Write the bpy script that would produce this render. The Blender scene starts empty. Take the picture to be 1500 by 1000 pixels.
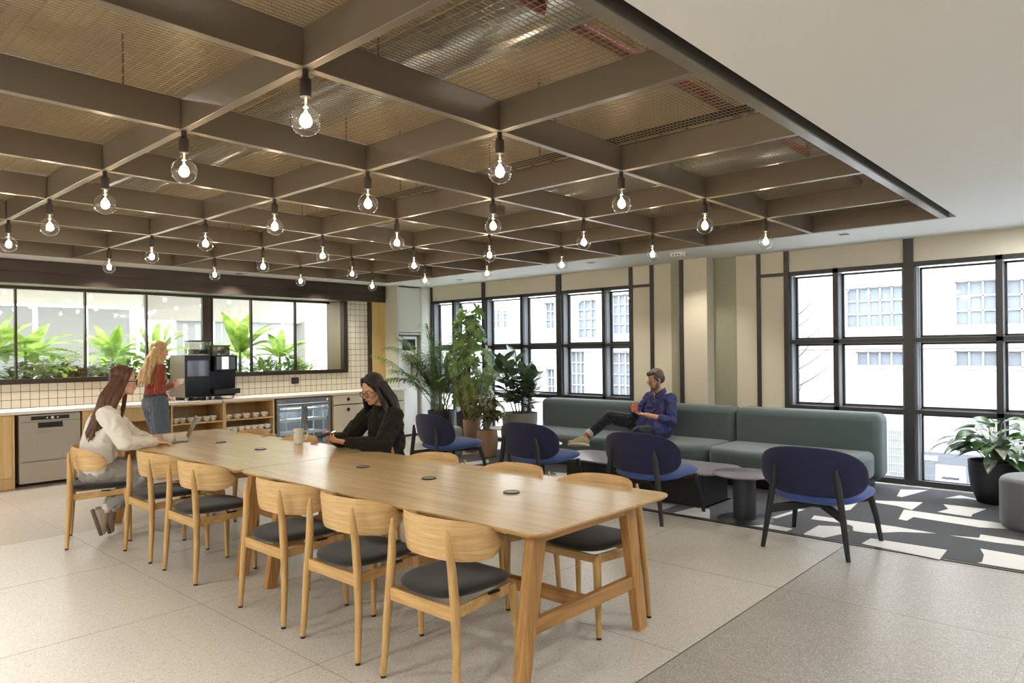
import bpy, bmesh, math, random
from mathutils import Vector as V, Matrix as M, noise, Euler
random.seed(7)
PI = math.pi
sc = bpy.context.scene
COL = sc.collection
R = math.radians

# ------------------------------------------------------------------ geometry collector
class G:
    def __init__(s):
        s.v = []; s.f = []; s.mi = []; s.m = 0
    def add(s, vs, fs, mat=None):
        b = len(s.v)
        s.v += [tuple(p) for p in vs]
        s.f += [tuple(b + i for i in f) for f in fs]
        s.mi += [s.m if mat is None else mat] * len(fs)
        return s
    def box(s, x0, x1, y0, y1, z0, z1, mat=None):
        x0, x1 = min(x0, x1), max(x0, x1); y0, y1 = min(y0, y1), max(y0, y1); z0, z1 = min(z0, z1), max(z0, z1)
        return s.add([(x0,y0,z0),(x1,y0,z0),(x1,y1,z0),(x0,y1,z0),(x0,y0,z1),(x1,y0,z1),(x1,y1,z1),(x0,y1,z1)],
                     [(0,3,2,1),(4,5,6,7),(0,1,5,4),(1,2,6,5),(2,3,7,6),(3,0,4,7)], mat)
    def tube(s, pts, rad, n=10, caps=True, sx=1.0, sy=1.0, up=None, mat=None):
        pts = [V(p) for p in pts]
        if not hasattr(rad, '__len__'): rad = [rad] * len(pts)
        vs = []; fs = []
        prev = None
        for k, p in enumerate(pts):
            t = (pts[min(k+1, len(pts)-1)] - pts[max(k-1, 0)]).normalized()
            if prev is None:
                a = V(up) if up else (V((0,0,1)) if abs(t.z) < .9 else V((1,0,0)))
            else: a = prev
            u = (a - t * a.dot(t)).normalized(); w = t.cross(u); prev = u
            for j in range(n):
                q = 2*PI*j/n
                vs.append(p + u*math.cos(q)*rad[k]*sx + w*math.sin(q)*rad[k]*sy)
        for k in range(len(pts)-1):
            for j in range(n):
                fs.append((k*n+j, k*n+(j+1)%n, (k+1)*n+(j+1)%n, (k+1)*n+j))
        if caps:
            fs.append(tuple(range(n-1, -1, -1))); fs.append(tuple((len(pts)-1)*n + j for j in range(n)))
        return s.add(vs, fs, mat)
    def bar(s, p, q, w, h, up=(0,0,1), w2=None, h2=None, mat=None):
        p, q = V(p), V(q); t = (q-p).normalized(); a = V(up)
        u = (a - t*a.dot(t))
        u = u.normalized() if u.length > 1e-5 else V((1,0,0)); x = t.cross(u)
        w2 = w if w2 is None else w2; h2 = h if h2 is None else h2
        vs = []
        for c, ww, hh in ((p, w, h), (q, w2, h2)):
            for a_, b_ in ((-1,-1),(1,-1),(1,1),(-1,1)): vs.append(c + x*a_*ww/2 + u*b_*hh/2)
        return s.add(vs, [(0,3,2,1),(4,5,6,7),(0,1,5,4),(1,2,6,5),(2,3,7,6),(3,0,4,7)], mat)
    def lathe(s, prof, n=24, c=(0,0,0), mat=None, cap=False, sx=1, sy=1):
        vs = []; fs = []
        for r, z in prof:
            for j in range(n):
                q = 2*PI*j/n; vs.append((c[0]+r*sx*math.cos(q), c[1]+r*sy*math.sin(q), c[2]+z))
        for k in range(len(prof)-1):
            for j in range(n): fs.append((k*n+j, k*n+(j+1)%n, (k+1)*n+(j+1)%n, (k+1)*n+j))
        if cap:
            fs.append(tuple(range(n-1,-1,-1))); fs.append(tuple((len(prof)-1)*n+j for j in range(n)))
        return s.add(vs, fs, mat)
    def prism(s, poly, z0, z1, mat=None):
        n = len(poly)
        vs = [(x,y,z0) for x,y in poly] + [(x,y,z1) for x,y in poly]
        fs = [tuple(range(n-1,-1,-1)), tuple(range(n,2*n))] + [(j,(j+1)%n,n+(j+1)%n,n+j) for j in range(n)]
        return s.add(vs, fs, mat)
    def ell(s, c, r, rot=None, n=14, m=9, mat=None):
        vs = []; fs = []; c = V(c)
        if not hasattr(r, '__len__'): r = (r, r, r)
        for i in range(1, m):
            a = PI*i/m
            for j in range(n):
                q = 2*PI*j/n
                p = V((r[0]*math.sin(a)*math.cos(q), r[1]*math.sin(a)*math.sin(q), r[2]*math.cos(a)))
                if rot is not None: p = rot @ p
                vs.append(c + p)
        top = V((0,0,r[2])); 
        if rot is not None: top = rot @ top
        vs += [c+top, c-top]; T = len(vs)-2
        for i in range(m-2):
            for j in range(n): fs.append((i*n+j, (i+1)*n+j, (i+1)*n+(j+1)%n, i*n+(j+1)%n))
        for j in range(n):
            fs.append((T, j, (j+1)%n)); fs.append((T+1, (m-2)*n+(j+1)%n, (m-2)*n+j))
        return s.add(vs, fs, mat)
    def cap(s, p, r1, q, r2, n=10, sx=1.0, up=None):
        """closed tapered capsule; sx flattens across `up`"""
        p, q = V(p), V(q); d = q - p
        if d.length < 1e-6: return s.ell(p, r1)
        t = d.normalized(); pts = []; rad = []
        for k in range(4):
            a = PI/2*(k+.35)/4.35; pts.append(p - t*r1*math.cos(a)); rad.append(r1*math.sin(a))
        pts += [p, q]; rad += [r1, r2]
        for k in range(3, -1, -1):
            a = PI/2*(k+.35)/4.35; pts.append(q + t*r2*math.cos(a)); rad.append(r2*math.sin(a))
        return s.tube(pts, rad, n, True, sx, 1.0, up)
    def chain(s, *pr, sx=1.0, up=None):
        for (p, a), (q, b) in zip(pr[:-1], pr[1:]): s.cap(p, a, q, b, sx=sx, up=up)
        return s
    def rbox(s, x0, x1, y0, y1, z0, z1, r=.01, n=3, mat=None):
        """box with rounded vertical corners"""
        poly = rrect(x0, x1, y0, y1, r, n)
        return s.prism(poly, z0, z1, mat)
    def xf(s, m):
        s.v = [tuple(m @ V(p)) for p in s.v]; return s

def rrect(x0, x1, y0, y1, r, n=5):
    out = []
    for cx_, cy_, a0 in ((x1-r,y1-r,0),(x0+r,y1-r,90),(x0+r,y0+r,180),(x1-r,y0+r,270)):
        for k in range(n+1):
            a = R(a0 + 90*k/n); out.append((cx_+r*math.cos(a), cy_+r*math.sin(a)))
    return out

def link(name, g, mats, parent=None, loc=(0,0,0), smooth=True, angle=38, bevel=0, seg=2, rot=(0,0,0), solid=0, subsurf=0):
    me = bpy.data.meshes.new(name)
    me.from_pydata(g.v, [], g.f)
    if not isinstance(mats, (list, tuple)): mats = [mats]
    for m in mats: me.materials.append(m)
    if len(mats) > 1: me.polygons.foreach_set('material_index', g.mi)
    me.validate(); me.update()
    if smooth:
        me.polygons.foreach_set('use_smooth', [True]*len(me.polygons)); me.set_sharp_from_angle(angle=R(angle))
    o = bpy.data.objects.new(name, me); COL.objects.link(o)
    o.location = loc; o.rotation_euler = rot
    if parent: o.parent = parent
    if solid:
        md = o.modifiers.new('solid', 'SOLIDIFY'); md.thickness = solid; md.offset = 0
    if bevel:
        md = o.modifiers.new('bevel', 'BEVEL'); md.width = bevel; md.segments = seg; md.limit_method = 'ANGLE'; md.angle_limit = R(40); md.harden_normals = False
    if subsurf:
        md = o.modifiers.new('sub', 'SUBSURF'); md.levels = subsurf; md.render_levels = subsurf
    return o

def tag(o, label=None, cat=None, group=None, kind=None):
    if label: o['label'] = label
    if cat: o['category'] = cat
    if group: o['group'] = group
    if kind: o['kind'] = kind
    return o
def thing(name, label, cat, loc=(0,0,0), rz=0, group=None):
    o = bpy.data.objects.new(name, None); COL.objects.link(o)
    o.location = loc; o.rotation_euler = (0,0,rz); o.empty_display_size = .1
    return tag(o, label, cat, group)
def struct(name, g, mats, **k):
    o = link(name, g, mats, **k); o['kind'] = 'structure'; return o
def tree_copy(o, parent=None, label=None, loc=None, rz=None, group=None):
    c = o.copy(); COL.objects.link(c); c.parent = parent
    for ch in list(o.children): tree_copy(ch, c)
    if label: c['label'] = label
    if group: c['group'] = group
    if loc is not None: c.location = loc
    if rz is not None: c.rotation_euler = (0,0,rz)
    return c

def remesh(name, g, mat, parent=None, voxel=.008, smooth=6, fold=0, fscale=9, seed=0, loc=None, fac=.5, keep=None):
    """fuse overlapping closed shapes into ONE continuous surface"""
    me = bpy.data.meshes.new(name + '_raw'); me.from_pydata(g.v, [], g.f)
    o = bpy.data.objects.new(name, me); COL.objects.link(o)
    md = o.modifiers.new('r', 'REMESH'); md.mode = 'VOXEL'; md.voxel_size = voxel
    if smooth:
        md = o.modifiers.new('s', 'SMOOTH'); md.factor = fac; md.iterations = smooth
    dg = bpy.context.evaluated_depsgraph_get(); dg.update()
    m2 = bpy.data.meshes.new_from_object(o.evaluated_get(dg)); m2.name = name
    o.modifiers.clear(); o.data = m2; bpy.data.meshes.remove(me)
    if fold:
        nn = [v.normal.copy() for v in m2.vertices]
        for v, n in zip(m2.vertices, nn):
            q = v.co*fscale + V((seed*3.1, seed, 0))
            a = noise.noise(q) + .5*noise.noise(q*2.3 + V((4,1,2)))
            a = 1 - abs(a)*2.6
            v.co += n*fold*a
    m2.polygons.foreach_set('use_smooth', [True]*len(m2.polygons))
    m2.materials.clear(); m2.materials.append(mat)
    if parent:
        o.parent = parent
        if loc is not None:
            off = V(loc)
            for v in m2.vertices: v.co -= off
    return o

# ------------------------------------------------------------------ materials
def pm(name, col, rough=.5, metal=0, spec=.5, **k):
    m = bpy.data.materials.new(name); m.use_nodes = True
    b = m.node_tree.nodes['Principled BSDF']
    b.inputs['Base Color'].default_value = (*col, 1); b.inputs['Roughness'].default_value = rough
    b.inputs['Metallic'].default_value = metal; b.inputs['Specular IOR Level'].default_value = spec
    for a, v in k.items():
        key = a.replace('_', ' ')
        b.inputs[key].default_value = (*v, 1) if isinstance(v, tuple) and len(v) == 3 else v
    return m
def N(m, t, **k):
    n = m.node_tree.nodes.new(t)
    for a, v in k.items():
        if a in n.inputs: n.inputs[a].default_value = v
        elif hasattr(n, a): setattr(n, a, v)
    return n
def L(m, a, b): m.node_tree.links.new(a, b)
def srgb(h):
    c = [int(h[i:i+2], 16)/255 for i in (0,2,4)]
    return tuple(x/12.92 if x <= .04045 else ((x+.055)/1.055)**2.4 for x in c)
def ramp(m, fac, stops):
    r = N(m, 'ShaderNodeValToRGB'); el = r.color_ramp.elements
    while len(el) < len(stops): el.new(.5)
    for e, (p, c) in zip(el, stops): e.position = p; e.color = (*c, 1)
    L(m, fac, r.inputs[0]); return r.outputs[0]
def bsdf(m): return m.node_tree.nodes['Principled BSDF']

def wood(name, c1, c2, axis='x', rough=.45, scale=1.0):
    """straight grain running along one axis"""
    m = pm(name, c1, rough, spec=.35)
    tc = N(m, 'ShaderNodeTexCoord'); mp = N(m, 'ShaderNodeMapping'); L(m, tc.outputs['Object'], mp.inputs[0])
    s = [38*scale]*3; s['xyz'.index(axis)] = 2.2*scale; mp.inputs['Scale'].default_value = s
    nz = N(m, 'ShaderNodeTexNoise', Scale=1.0, Detail=5.0, Roughness=.62); L(m, mp.outputs[0], nz.inputs[0])
    n2 = N(m, 'ShaderNodeTexNoise', Scale=.12, Detail=2.0); L(m, mp.outputs[0], n2.inputs[0])
    ad = N(m, 'ShaderNodeMath', operation='MULTIPLY_ADD'); L(m, n2.outputs[0], ad.inputs[0]); ad.inputs[1].default_value = .3; L(m, nz.outputs[0], ad.inputs[2])
    L(m, ramp(m, ad.outputs[0], [(.72, c2), (1.22, c1)]) if False else ramp(m, ad.outputs[0], [(.48, c2), (.64, tuple((a+b)/2 for a,b in zip(c1,c2))), (.8, c1)]), bsdf(m).inputs['Base Color'])
    bp = N(m, 'ShaderNodeBump', Strength=.06); L(m, nz.outputs[0], bp.inputs['Height']); L(m, bp.outputs[0], bsdf(m).inputs['Normal'])
    return m
def fabric(name, col, rough=.9, scale=420, st=.25, var=.12):
    m = pm(name, col, rough, spec=.2, Sheen_Weight=.25)
    tc = N(m, 'ShaderNodeTexCoord')
    nz = N(m, 'ShaderNodeTexNoise', Scale=scale, Detail=2.0); L(m, tc.outputs['Object'], nz.inputs[0])
    d = tuple(c*(1-var) for c in col); e = tuple(min(1, c*(1+var)) for c in col)
    L(m, ramp(m, nz.outputs[0], [(.35, d), (.65, e)]), bsdf(m).inputs['Base Color'])
    bp = N(m, 'ShaderNodeBump', Strength=st, Distance=.002); L(m, nz.outputs[0], bp.inputs['Height']); L(m, bp.outputs[0], bsdf(m).inputs['Normal'])
    return m
def terrazzo(name, base, chips, dark, jx=None):
    m = pm(name, base, .3, spec=.4)
    tc = N(m, 'ShaderNodeTexCoord')
    v1 = N(m, 'ShaderNodeTexVoronoi', Scale=170.0); L(m, tc.outputs['Object'], v1.inputs['Vector'])
    sp = N(m, 'ShaderNodeSeparateColor'); L(m, v1.outputs['Color'], sp.inputs[0])
    c0 = ramp(m, sp.outputs[0], [(0, dark), (.025, dark), (.05, base), (.72, base), (.95, chips), (1, chips)])
    L(m, c0, bsdf(m).inputs['Base Color'])
    return m
def emis(name, col, st):
    m = bpy.data.materials.new(name); m.use_nodes = True; nt = m.node_tree; nt.nodes.clear()
    e = nt.nodes.new('ShaderNodeEmission'); e.inputs[0].default_value = (*col, 1); e.inputs[1].default_value = st
    o = nt.nodes.new('ShaderNodeOutputMaterial'); nt.links.new(e.outputs[0], o.inputs[0]); return m
def pane(name, tint=(1,1,1), refl=1.0, op=0.0, opc=(1,1,1)):
    """thin clear sheet: see-through with a fresnel reflection"""
    m = bpy.data.materials.new(name); m.use_nodes = True; nt = m.node_tree; nt.nodes.clear()
    tr = nt.nodes.new('ShaderNodeBsdfTransparent'); tr.inputs[0].default_value = (*tint, 1)
    gl = nt.nodes.new('ShaderNodeBsdfGlossy'); gl.inputs['Roughness'].default_value = .02
    fr = nt.nodes.new('ShaderNodeFresnel'); ge = nt.nodes.new('ShaderNodeNewGeometry'); io = nt.nodes.new('ShaderNodeMath'); io.operation = 'MULTIPLY_ADD'
    nt.links.new(ge.outputs['Backfacing'], io.inputs[0]); io.inputs[1].default_value = 1/1.45-1.45; io.inputs[2].default_value = 1.45; nt.links.new(io.outputs[0], fr.inputs[0])
    mu = nt.nodes.new('ShaderNodeMath'); mu.operation = 'MULTIPLY'; mu.inputs[1].default_value = refl
    mx = nt.nodes.new('ShaderNodeMixShader'); o = nt.nodes.new('ShaderNodeOutputMaterial')
    nt.links.new(fr.outputs[0], mu.inputs[0]); nt.links.new(mu.outputs[0], mx.inputs[0])
    nt.links.new(tr.outputs[0], mx.inputs[1]); nt.links.new(gl.outputs[0], mx.inputs[2]); nt.links.new(mx.outputs[0], o.inputs[0])
    return m
def leafmat(name, c1, c2, rough=.45, trans=.25, vein=None, scale=7.0):
    m = pm(name, c1, rough, spec=.5)
    tc = N(m, 'ShaderNodeTexCoord'); nz = N(m, 'ShaderNodeTexNoise', Scale=scale, Detail=3.0); L(m, tc.outputs['Object'], nz.inputs[0])
    stops = [(.35, c1), (.65, c2)] + ([(.72, vein)] if vein else [])
    c = ramp(m, nz.outputs[0], stops)
    L(m, c, bsdf(m).inputs['Base Color'])
    t = N(m, 'ShaderNodeBsdfTranslucent'); L(m, c, t.inputs[0])
    mx = N(m, 'ShaderNodeMixShader'); mx.inputs[0].default_value = trans
    out = m.node_tree.nodes['Material Output']
    L(m, bsdf(m).outputs[0], mx.inputs[1]); L(m, t.outputs[0], mx.inputs[2]); L(m, mx.outputs[0], out.inputs[0])
    return m

OAK = wood('oak_light', srgb('D0AB72'), srgb('B08A55'), 'z')
OAKX = wood('oak_light_along_x', srgb('D2AD74'), srgb('B48D58'), 'x')
OAKY = wood('oak_light_along_y', srgb('D2AD74'), srgb('B48D58'), 'y')
OAKBACK = wood('oak_curved_veneer', srgb('DFBE8A'), srgb('C59F6A'), 'x')
for _n in OAKBACK.node_tree.nodes:
    if _n.type == 'MAPPING': _n.inputs['Scale'].default_value = (5, 5, 75)
TABLETOP = wood('oak_table_top', srgb('DFC598'), srgb('CFAF7E'), 'y', .24, .7)
bsdf(TABLETOP).inputs['Coat Weight'].default_value = .12; bsdf(TABLETOP).inputs['Coat Roughness'].default_value = .18
TLEG = wood('oak_table_leg', srgb('C0915A'), srgb('99703F'), 'z')
TRAIL = wood('oak_table_rail', srgb('C0915A'), srgb('99703F'), 'x')
CABOAK = wood('oak_cabinet_veneer', srgb('DDBF8C'), srgb('CBA974'), 'z', .5, .6)
SEATF = fabric('charcoal_seat_fabric', srgb('2F302E'))
NAVY = fabric('navy_wool', srgb('2A2D4C'), var=.15)
BLUE = fabric('blue_wool_seat', srgb('3E5692'), var=.12)
BLKASH = pm('black_stained_ash', srgb('1D1F22'), .45)
GREEN = fabric('grey_green_wool', srgb('586666'), var=.08, scale=300)
POUFG = fabric('grey_wool', srgb('6E7074'), var=.08)
POUFL = fabric('light_grey_wool', srgb('9A9CA2'), var=.08)
STEEL = pm('dark_window_steel', srgb('2E2D2E'), .4, .0, .5)
STEELJ = pm('daylit_window_reveal', srgb('6F7378'), .35, .2)  # lighter copy of the dark steel: daylight on the mullion sides as colour
BRONZE = pm('dark_bronze_metal', srgb('3E342E'), .38, .5)
BEIGE = pm('warm_beige_panel', srgb('D8D1BF'), .7, spec=.25)
BLIND = pm('beige_roller_blind', srgb('D0CABA'), .85, spec=.1)
WHITE = pm('white_ceiling_paint', srgb('E8E7E3'), .8, spec=.2)
TAUPE = pm('taupe_ceiling_paint', srgb('C2B8A2'), .8, spec=.2)
WALLP = pm('off_white_wall_paint', srgb('DAD4C6'), .8, spec=.2)
GBEAM = pm('taupe_grid_beam', srgb('786C5C'), .3, .15, .6)
GDARK = pm('grid_gap_shade', srgb('4A453E'), .5)
WIRE = pm('bronze_wire', srgb('9A8C70'), .4, .4)
GLASS = pane('clear_glass')
BULBG = pane('bulb_glass', (1,.99,.97), 2.6)
BLACKP = pm('black_plastic', srgb('1B1B1C'), .35)
GLOSSB = pm('gloss_black', (.005,.005,.006), .14, spec=.18)
DARKG = pm('dark_grey_lacquer', srgb('2B2D32'), .4)
WHITEP = pm('white_plastic', srgb('E9E9E7'), .35)
CERAM = pm('white_ceramic', srgb('E6E2DA'), .2, spec=.6)
CREAM = pm('cream_lacquer', srgb('D9D3C2'), .5)
STAIN = pm('brushed_steel', srgb('B9B2A6'), .34, .45)
STAIN.node_tree.nodes['Principled BSDF'].inputs['Anisotropic'].default_value = .5
ALU = pm('brushed_aluminium', srgb('9FA3A6'), .35, .8)
CHROME = pm('chrome', (.75,.75,.75), .12, 1)
INK = pm('black_ink', (.02,.02,.02), .6)
QUARTZ = pm('white_counter', srgb('EAE6DE'), .35)
# ------------------------------------------------------------------ room shell
XW = 8.82; YK = 10.45; ZC = 2.75
XL, YB = -3.5, -3.5
# floor: three terrazzo zones of large slabs with thin joints
T_LIGHT = terrazzo('light_terrazzo', srgb('CDC9C0'), srgb('E0DCD4'), srgb('A89C88'))
T_DARK = terrazzo('grey_brown_terrazzo', srgb('A5A099'), srgb('C8C4BC'), srgb('82776B'))
T_KIT = terrazzo('pinkish_terrazzo', srgb('B8AEA3'), srgb('CDC4BA'), srgb('968A80'))
JOINT = pm('floor_joint', srgb('A39B8C'), .6)
g = G()
g.add([(XL,1.79,0),(9.1,1.79,0),(9.1,7.0,0),(XL,7.0,0)], [(0,1,2,3)], 0)
g.add([(XL,YB,0),(9.1,YB,0),(9.1,1.79,0),(XL,1.79,0)], [(0,1,2,3)], 1)
g.add([(XL,7.0,0),(9.1,7.0,0),(9.1,11.0,0),(XL,11.0,0)], [(0,1,2,3)], 2)
g.add([(XL,YB,-.2),(9.1,YB,-.2),(9.1,11,-.2),(XL,11,-.2)], [(3,2,1,0)], 1)
g.add([(XL,YB,-.2),(9.1,YB,-.2),(9.1,YB,0),(XL,YB,0)], [(0,1,2,3)], 1)
g.add([(9.1,YB,-.2),(9.1,11,-.2),(9.1,11,0),(9.1,YB,0)], [(0,1,2,3)], 1)
struct('floor', g, [T_LIGHT, T_DARK, T_KIT], smooth=False)
g = G(); zj = .0006
for k in range(-4, 6):
    x = 1.94 + 1.29*k; g.box(x-.0022, x+.0022, YB, YK, 0, zj)
for y in (1.79,): g.box(XL, 9.0, y-.004, y+.004, 0, zj)
for k in range(-4, 6):
    y = 4.39 + 1.3*k; g.box(XL, 8.8, y-.0022, y+.0022, 0, zj)
struct('trim_1', g, JOINT, smooth=False)

# walls behind the camera and on the left
g = G(); g.box(XL-.15, XL, YB-.15, YK+.2, -.1, 3.8); struct('wall_left', g, WALLP, smooth=False)
g = G(); g.box(XL, 9.1, YB-.15, YB, -.1, 3.8); struct('wall_back', g, WALLP, smooth=False)

# ceilings
GX0, GX1, GY0, GY1 = 1.631-3*1.198, 1.631+5*1.198, 2.64-1.198, 2.64+6*1.198
g = G()
g.box(GX1+.032, XW+.28, YB, YK, ZC, ZC+.16)
g.box(XL, GX1+.032, YB, GY0-.107, ZC, ZC+.16)
g.box(XL, GX0-.032, GY0-.107, GY1+.032, ZC, ZC+.16)
g.box(XL, GX1+.032, GY1+.032, YK, ZC, ZC+.16)
struct('ceiling', g, WHITE, smooth=False)
SLAB = pm('service_void_concrete', srgb('B09E82'), .9, spec=.1)
g = G()
g.box(XL, XW+.28, YB, YK+.2, 3.62, 3.8)
struct('ceiling_slab', g, SLAB, smooth=False)

# open grid of taupe fins with woven wire on top
grid = thing('ceiling_grid', 'open square grid of taupe metal fins hung over the dining table', 'ceiling grid', (GX0, GY0, 2.746))
S = 1.198
for i in range(9):
    x = i*S; w = .045 if i not in (0, 8) else .06
    g = G(); g.box(x-w/2, x+w/2, 0, GY1-GY0, 0, .165); link('beam', g, GBEAM, grid, bevel=.003)
for j in range(8):
    y = j*S; g = G()
    for i in range(8):
        a, b = i*S+.0235, (i+1)*S-.0235
        if j == 0: g.box(a-.0235, b+.0235, -.036, .028, .0005, .164)
        else: g.box(a, b, y-.0225, y+.0225, .0005, .1645)
    link('beam', g, GBEAM, grid, bevel=.002)
g = G(); g.box(-.02, 8*S+.03, -.105, -.0365, .09, .164); g.box(-.02, 8*S+.03, -.045, -.0365, .004, .09); link('gap_shade_strip', g, GDARK, grid, smooth=False)  # dark strip paints the shade inside the gap at the ceiling edge
g = G(); n1, n2 = 44, 25
for k in range(n1+1):
    q = -.577 + 1.154*k/n1; g.box(-.577, .577, q-.0013, q+.0013, 0, .003)
for k in range(n2+1):
    q = -.577 + 1.154*k/n2; g.box(q-.0016, q+.0016, -.577, .577, -.003, 0)
first = None
for i in range(8):
    for j in range(7):
        loc = ((i+.5)*S, (j+.5)*S, .172)
        if first is None: first = link('wire_mesh_panel', g, WIRE, grid, loc=loc, smooth=False)
        else:
            c = first.copy(); COL.objects.link(c); c.parent = grid; c.location = loc

# services in the void above the mesh
DUCT = pm('galvanised_duct', srgb('A9ACAE'), .28, .85)
REDP = pm('red_brown_pipe', srgb('7A3A2C'), .5)
def mesh_thing(name, g, mat, label, cat, group=None, loc=(0,0,0), **k):
    o = link(name, g, mat, loc=loc, **k); return tag(o, label, cat, group)
for (x0, y0, x1, y1, z, r, lab) in ((2.6, 1.2, 2.6, 9.2, 3.2, .15, 'silver foil round duct crossing above the wire mesh nearest the camera'),
                                (5.9, 1.2, 5.9, 9.2, 3.22, .14, 'silver foil round duct above the mesh nearer the windows')):
    g = G(); pts = [V((x0, y0 + (y1-y0)*k/40, z)) for k in range(41)]
    g.tube([p for p in pts], [r*(1 + .03*(k % 2)) for k in range(41)], 16)
    for k in range(5): g.tube([(x0, y0+.8+k*1.6, z), (x0, y0+.8+k*1.6, 3.619)], .006, 6)
    mesh_thing('air_duct', g, DUCT, lab, 'duct')
for (y, z, lab) in ((2.05, 3.12, 'red-brown sprinkler pipe above the mesh nearest the camera'), (4.9, 3.12, 'red-brown sprinkler pipe above the middle of the ceiling grid')):
    g = G(); g.tube([(-2, y, z), (7.2, y, z)], .035, 10)
    for x in (0, 1.7, 3.4, 5.1, 6.8): g.tube([(x, y, z), (x, y, 3.619)], .006, 6)
    mesh_thing('sprinkler_pipe', g, REDP, lab, 'pipe')
for (x, lab) in ((.45, 'black cable tray hung above the mesh at the left of the grid'), (4.3, 'black cable tray hung above the middle of the grid')):
    g = G(); g.box(x-.1, x-.09, 1.4, 9.2, 3.0, 3.05); g.box(x+.09, x+.1, 1.4, 9.2, 3.0, 3.05)
    for k in range(40): g.box(x-.1, x+.1, 1.5+k*.19, 1.52+k*.19, 3.0, 3.01)
    for k in range(5): g.tube([(x-.095, 1.8+k*1.7, 3.0), (x-.095, 1.8+k*1.7, 3.619)], .006, 6); g.tube([(x+.095, 1.8+k*1.7, 3.0), (x+.095, 1.8+k*1.7, 3.619)], .006, 6)
    mesh_thing('cable_tray', g, BLACKP, lab, 'cable tray', smooth=False)
# small black sensors and speakers tucked in the void
for n, (x, y, lab) in enumerate(((2.25, 2.95, 'black box speaker above the mesh behind the nearest bulb'), (6.55, 3.2, 'small black sensor above the mesh over the navy chairs'), (5.35, 5.0, 'small black sensor above the mesh beyond the middle bulbs'))):
    t = thing('speaker', lab, 'speaker', (x, y, 2.95))
    g = G(); g.lathe([(.001,0),(.05,0),(.055,.01),(.055,.09),(.05,.1),(.001,.1)], 6); link('housing', g, BLACKP, t)
    g = G(); g.tube([(0,0,.1),(0,0,.66)], .004, 6); link('hanger', g, BLACKP, t)

# dark bulkhead over the kitchen window
g = G(); g.box(-1.6, 8.0, 10.36, YK+.02, 2.455, 2.748); g.box(-1.6, 7.95, 10.33, 10.36, 2.60, 2.72)
struct('trim_2', g, BRONZE, smooth=False)

# small black slot downlights in the white ceiling border
for n, (x, y, lab) in enumerate(((7.95, 5.72, 'slim black slot downlight in the white border before the left windows'), (7.95, 2.42, 'slim black slot downlight in the white border before the right windows'),
                                 (8.2, 8.6, 'slim black slot downlight in the ceiling above the tall plants'), (1.9, 10.12, 'slim black slot downlight above the left kitchen window'), (5.1, 10.12, 'slim black slot downlight above the drinks fridge'), (8.1, 4.4, 'slim black slot downlight above the man on the sofa'))):
    t = thing('slot_downlight', lab, 'downlight', (x, y, ZC))
    g = G(); g.box(-.045, .045, -.045, .045, -.004, 0); link('bezel', g, DARKG, t)
    g = G(); g.box(-.03, .03, -.03, .03, -.0045, -.0042); link('lamp_aperture', g, BLACKP, t)
t = thing('ceiling_sensor', 'white box sensor on the ceiling edge above the seated man', 'sensor', (7.9, 4.36, ZC))
g = G(); g.box(-.05,.05,-.08,.08,-.05,0); link('housing', g, WHITEP, t, bevel=.006)
g = G()
for k in (-1,0,1): g.box(-.052,-.049,-.01+k*.04,.01+k*.04,-.04,-.025)
link('lens', g, BLACKP, t)

# ------------------------------------------------------------------ window wall
def post(g, y, w, z0=0, z1=ZC, x0=XW, d=.03): g.box(x0, x0+d, y-w/2, y+w/2, z0, z1)
mains_r = [(3.37,.06),(2.01,.1),(.33,.1),(-1.35,.1),(-3.45,.1)]
subs_r = {0:[2.79], 1:[1.17], 2:[-.51], 3:[-2.4]}
mains_l = [(10.04,.06),(8.66,.075),(6.985,.1),(5.64,.06)]
subs_l = {0:[9.44], 1:[7.78], 2:[6.13]}
ZR = [.0, .82, 1.62, 2.465]
def window(n, ya, wa, yb, wb, subs):
    a, b = ya - wa/2, yb + wb/2
    root = bpy.data.objects.new('window_%d' % n, None); COL.objects.link(root); root.location = (XW, (a+b)/2, 0); root['kind'] = 'structure'
    c = (a+b)/2; g = G(); xs = 0
    for z, h in ((.03,.06),(.82,.045),(1.62,.045),(2.465,.05)): g.box(0, .045, b-c, a-c, z-h/2, z+h/2)
    for s in subs: g.box(0, .045, s-.03-c, s+.03-c, 0, 2.49)
    link('window_frame', g, STEEL, root, smooth=False)
    g = G()
    for s in subs: g.box(.045, .17, s-.028-c, s+.028-c, 0.05, 2.46)
    for q, d in ((a-.012-c, 0), (b+.012-c, 0)): g.box(.03, .17, q-.012, q+.012, .05, 2.46)
    g.box(.045, .17, b-c, a-c, 0, .04); g.box(.045, .17, b-c, a-c, 2.45, 2.49)
    for z in (.82, 1.62): g.box(.13, .17, b-c, a-c, z-.03, z+.03)
    link('window_reveal', g, STEELJ, root, smooth=False)
    g = G(); edges = [a] + list(subs) + [b]
    for e0, e1 in zip(edges[:-1], edges[1:]):
        for z0, z1 in zip(ZR[:-1], ZR[1:]):
            y0, y1 = e1-c+.03, e0-c-.03; z0 += .03; z1 -= .03
            for (p, q, r_, s_) in ((y0,y1,z0,z0+.022),(y0,y1,z1-.022,z1),(y0,y0+.022,z0,z1),(y1-.022,y1,z0,z1)): g.box(.15, .185, p, q, r_, s_)
    link('window_sash', g, STEEL, root, smooth=False)
    g = G(); g.box(.168, .172, b-c, a-c, .04, 2.45); link('window_pane', g, GLASS, root, smooth=False)
    g = G(); g.box(.012, .03, b-c, a-c, 2.49, ZC); link('blind_panel', g, BLIND, root, smooth=False)
n = 1
for ml, sb in ((mains_l, subs_l), (mains_r, subs_r)):
    for k in range(len(ml)-1):
        window(n, ml[k][0], ml[k][1], ml[k+1][0], ml[k+1][1], sb[k]); n += 1
g = G()
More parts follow.
